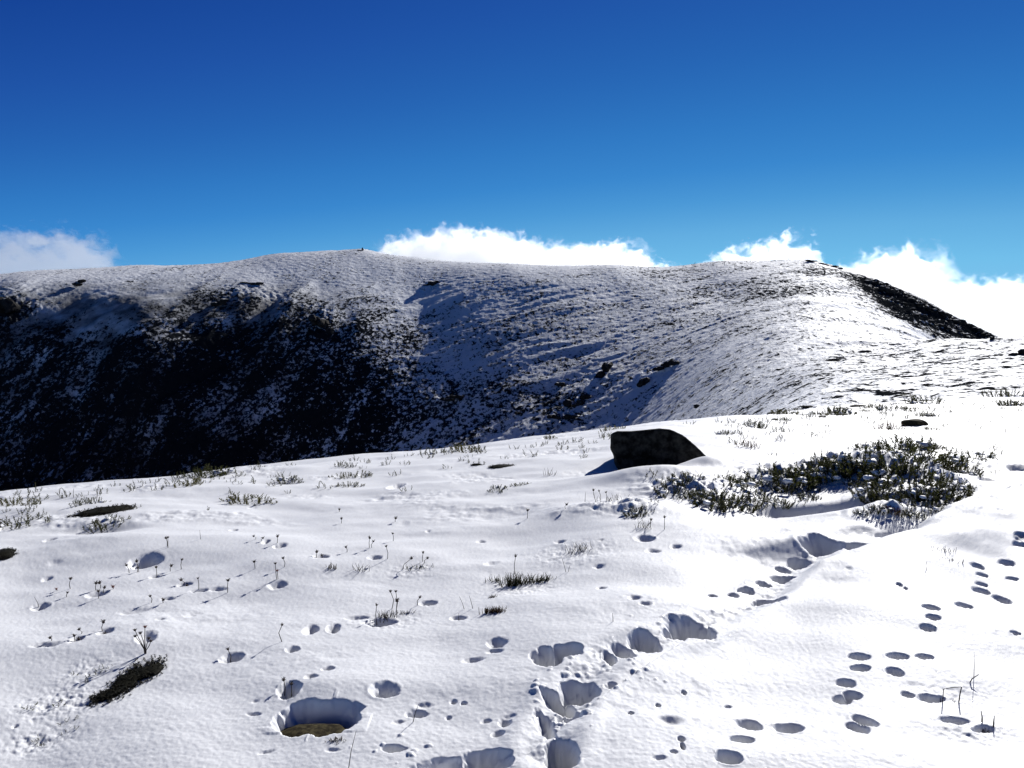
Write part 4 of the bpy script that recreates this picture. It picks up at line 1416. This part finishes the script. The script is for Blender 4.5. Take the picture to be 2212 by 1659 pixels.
GR = "rocks on the far mountain"
outcrop(1392, 828, 26, 26, "dark rock lump in mid slope with a blue shadow trailing below it", GR, 1, 5)
outcrop(1435, 795, 44, 18, "slanting rock rib just above the dark rock lump in mid slope", GR, 2, 6, tilt=.5)
outcrop(1305, 806, 34, 28, "narrow dark rock rib left of the mid slope rock lump", GR, 3, 6, tilt=.9)
outcrop(1205, 832, 22, 12, "small rock left of the narrow rock rib", GR, 4, 4)
outcrop(1195, 905, 26, 20, "left rock of the broken crag low on the slope", GR, 5, 6)
outcrop(1240, 875, 30, 20, "middle rock of the broken crag low on the slope", GR, 6, 6)
outcrop(1268, 858, 28, 18, "upper right rock of the broken crag low on the slope", GR, 7, 6)
outcrop(1235, 900, 30, 16, "lowest rock of the broken crag low on the slope", GR, 8, 5)
outcrop(1120, 895, 18, 12, "lone small rock left of the broken crag", GR, 9, 3)
outcrop(960, 870, 70, 10, "long dark rock rib low in the middle of the far slope", GR, 10, 8, tilt=.5)
outcrop(935, 615, 34, 14, "rocks in the shaded bowl below the saddle", GR, 11, 6, tilt=.4)
outcrop(1860, 762, 40, 8, "main row of dark stones on the right-hand bright slope", GR, 12, 8, tilt=.25)
outcrop(1790, 782, 60, 6, "low rock line left of the row of dark stones", GR, 13, 6, tilt=.35)
outcrop(1945, 743, 34, 4, "few small stones up right of the row of dark stones", GR, 14, 4, tilt=.1)
outcrop(2205, 765, 34, 18, "dark rocks at the right picture edge on the mid slope", GR, 15, 5, tilt=.5)
outcrop(690, 705, 40, 30, "dark rock rib on the left face of the far slope", GR, 16, 6, tilt=-.6)
outcrop(545, 615, 40, 10, "rock band high on the left face", GR, 17, 5)
outcrop(470, 660, 40, 16, "broken rocks under the high rock band of the left face", GR, 18, 5, tilt=.5)
outcrop(160, 620, 40, 12, "rock rib at the top of the shaded left gullies", GR, 19, 5, tilt=.8)
outcrop(20, 665, 60, 40, "black crag at the left picture edge under the ridge", GR, 20, 7)
outcrop(1895, 616, 40, 10, "first dark rock band where the right ridge starts to fall", GR, 21, 6, tilt=-.3)
outcrop(1920, 632, 30, 14, "blocky rocks at the top of the rocky right ridge", GR, 22, 6, tilt=-.3)
L_C = "jagged dark rock on the falling crest of the right-hand ridge"
for k, (px, py, w, h) in enumerate(((1945, 634, 24, 10), (1968, 645, 28, 14), (1995, 660, 26, 16), (2015, 668, 24, 14), (2040, 680, 26, 16), (2062, 690, 24, 12), (2085, 700, 24, 14), (2105, 712, 26, 20), (2128, 722, 26, 14), (2148, 730, 22, 8))):
    outcrop(px, py + 4, w, h, L_C, "rocks on the right ridge crest", 30 + k, 4, tilt=-.5)
L_D = "dark rock on the flank below the crest of the right-hand ridge"
for k, (px, py, w, h) in enumerate(((1960, 662, 30, 10), (1990, 685, 34, 12), (2020, 700, 34, 12), (2050, 712, 30, 10), (1935, 652, 24, 8), (2010, 722, 24, 6), (2080, 722, 30, 8), (1975, 705, 24, 6), (1940, 685, 20, 6))):
    outcrop(px, py, w, h, L_D, "rocks on the flank of the right ridge", 50 + k, 4, tilt=-.4)
outcrop(1632, 915 - 20, 20, 6, "small dark stone on the far side of the dip behind the boulder", GR, 70, 3)
outcrop(1510, 878, 20, 8, "small dark stone right above the boulder on the mid slope", GR, 71, 3)
outcrop(1760, 567, 44, 5, "low rock cap on top of the right-hand summit", GR, 72, 6, tilt=-.2)
outcrop(1800, 577, 36, 6, "rocks just over the right-hand summit's edge", GR, 73, 5, tilt=-.3)


def cairn():
    x, y, z = far_point(783, 541, 300)
    mb = MB()
    rg = random.Random(5)
    for k in range(11):
        t = k / 11
        blob(mb, (rg.gauss(0, .45 * (1 - t)), rg.gauss(0, .4 * (1 - t)), t * 1.7), (.5 - .2 * t, .45 - .2 * t, .28), 2, .3, k, 1.6, .6)
    o = link("summit_cairn", mb.mesh("summit_cairn", M_OUTCROP, False))
    o.location = (x, y, z - .1)
    tag(o, "tiny dark cairn on the highest point of the left summit", "cairn")


cairn()
GP = "snow poles on the right summit"


def pole(px, py, hpx, label, lean=0.0):
    x, y, z = far_point(px, py, 200)
    H = hpx / F * y
    e = empty("snow_pole", (x, y, z))
    tag(e, label, "snow pole", GP)
    mb = MB()
    mb.tube([(0, 0, -.4), (lean * H * .5, 0, H * .5), (lean * H, 0, H)], .10, .08, 8)
    link("post", mb.mesh("post", M_POLE), e)
    hb = MB()
    hb.tube([(lean * H, 0, H - .25), (lean * H, 0, H - .12), (lean * H, 0, H)], .13, .13, 8)
    link("cap", hb.mesh("cap", M_POLE), e)


def r3(x, y): return x * .4 + 1327.2, 442.4 + y * .4


for x, y, hp, lb, ln in ((185, 352, 8, "leftmost snow pole on the ridge of the right summit", 0), (435, 335, 10, "second snow pole along the ridge of the right summit", 0), (595, 328, 8, "dark short snow pole on the ridge of the right summit", 0),
                         (650, 348, 12, "tall thin snow pole below the skyline of the right summit", 0), (735, 308, 9, "snow pole on the skyline left of the right summit's top", 0), (838, 432, 14, "leaning snow pole on the face below the right summit", .3),
                         (922, 460, 10, "lowest snow pole on the face below the right summit", 0), (940, 296, 6, "small snow pole on top of the right summit", 0)):
    px, py = r3(x, y)
    pole(px, py, hp, lb, ln)
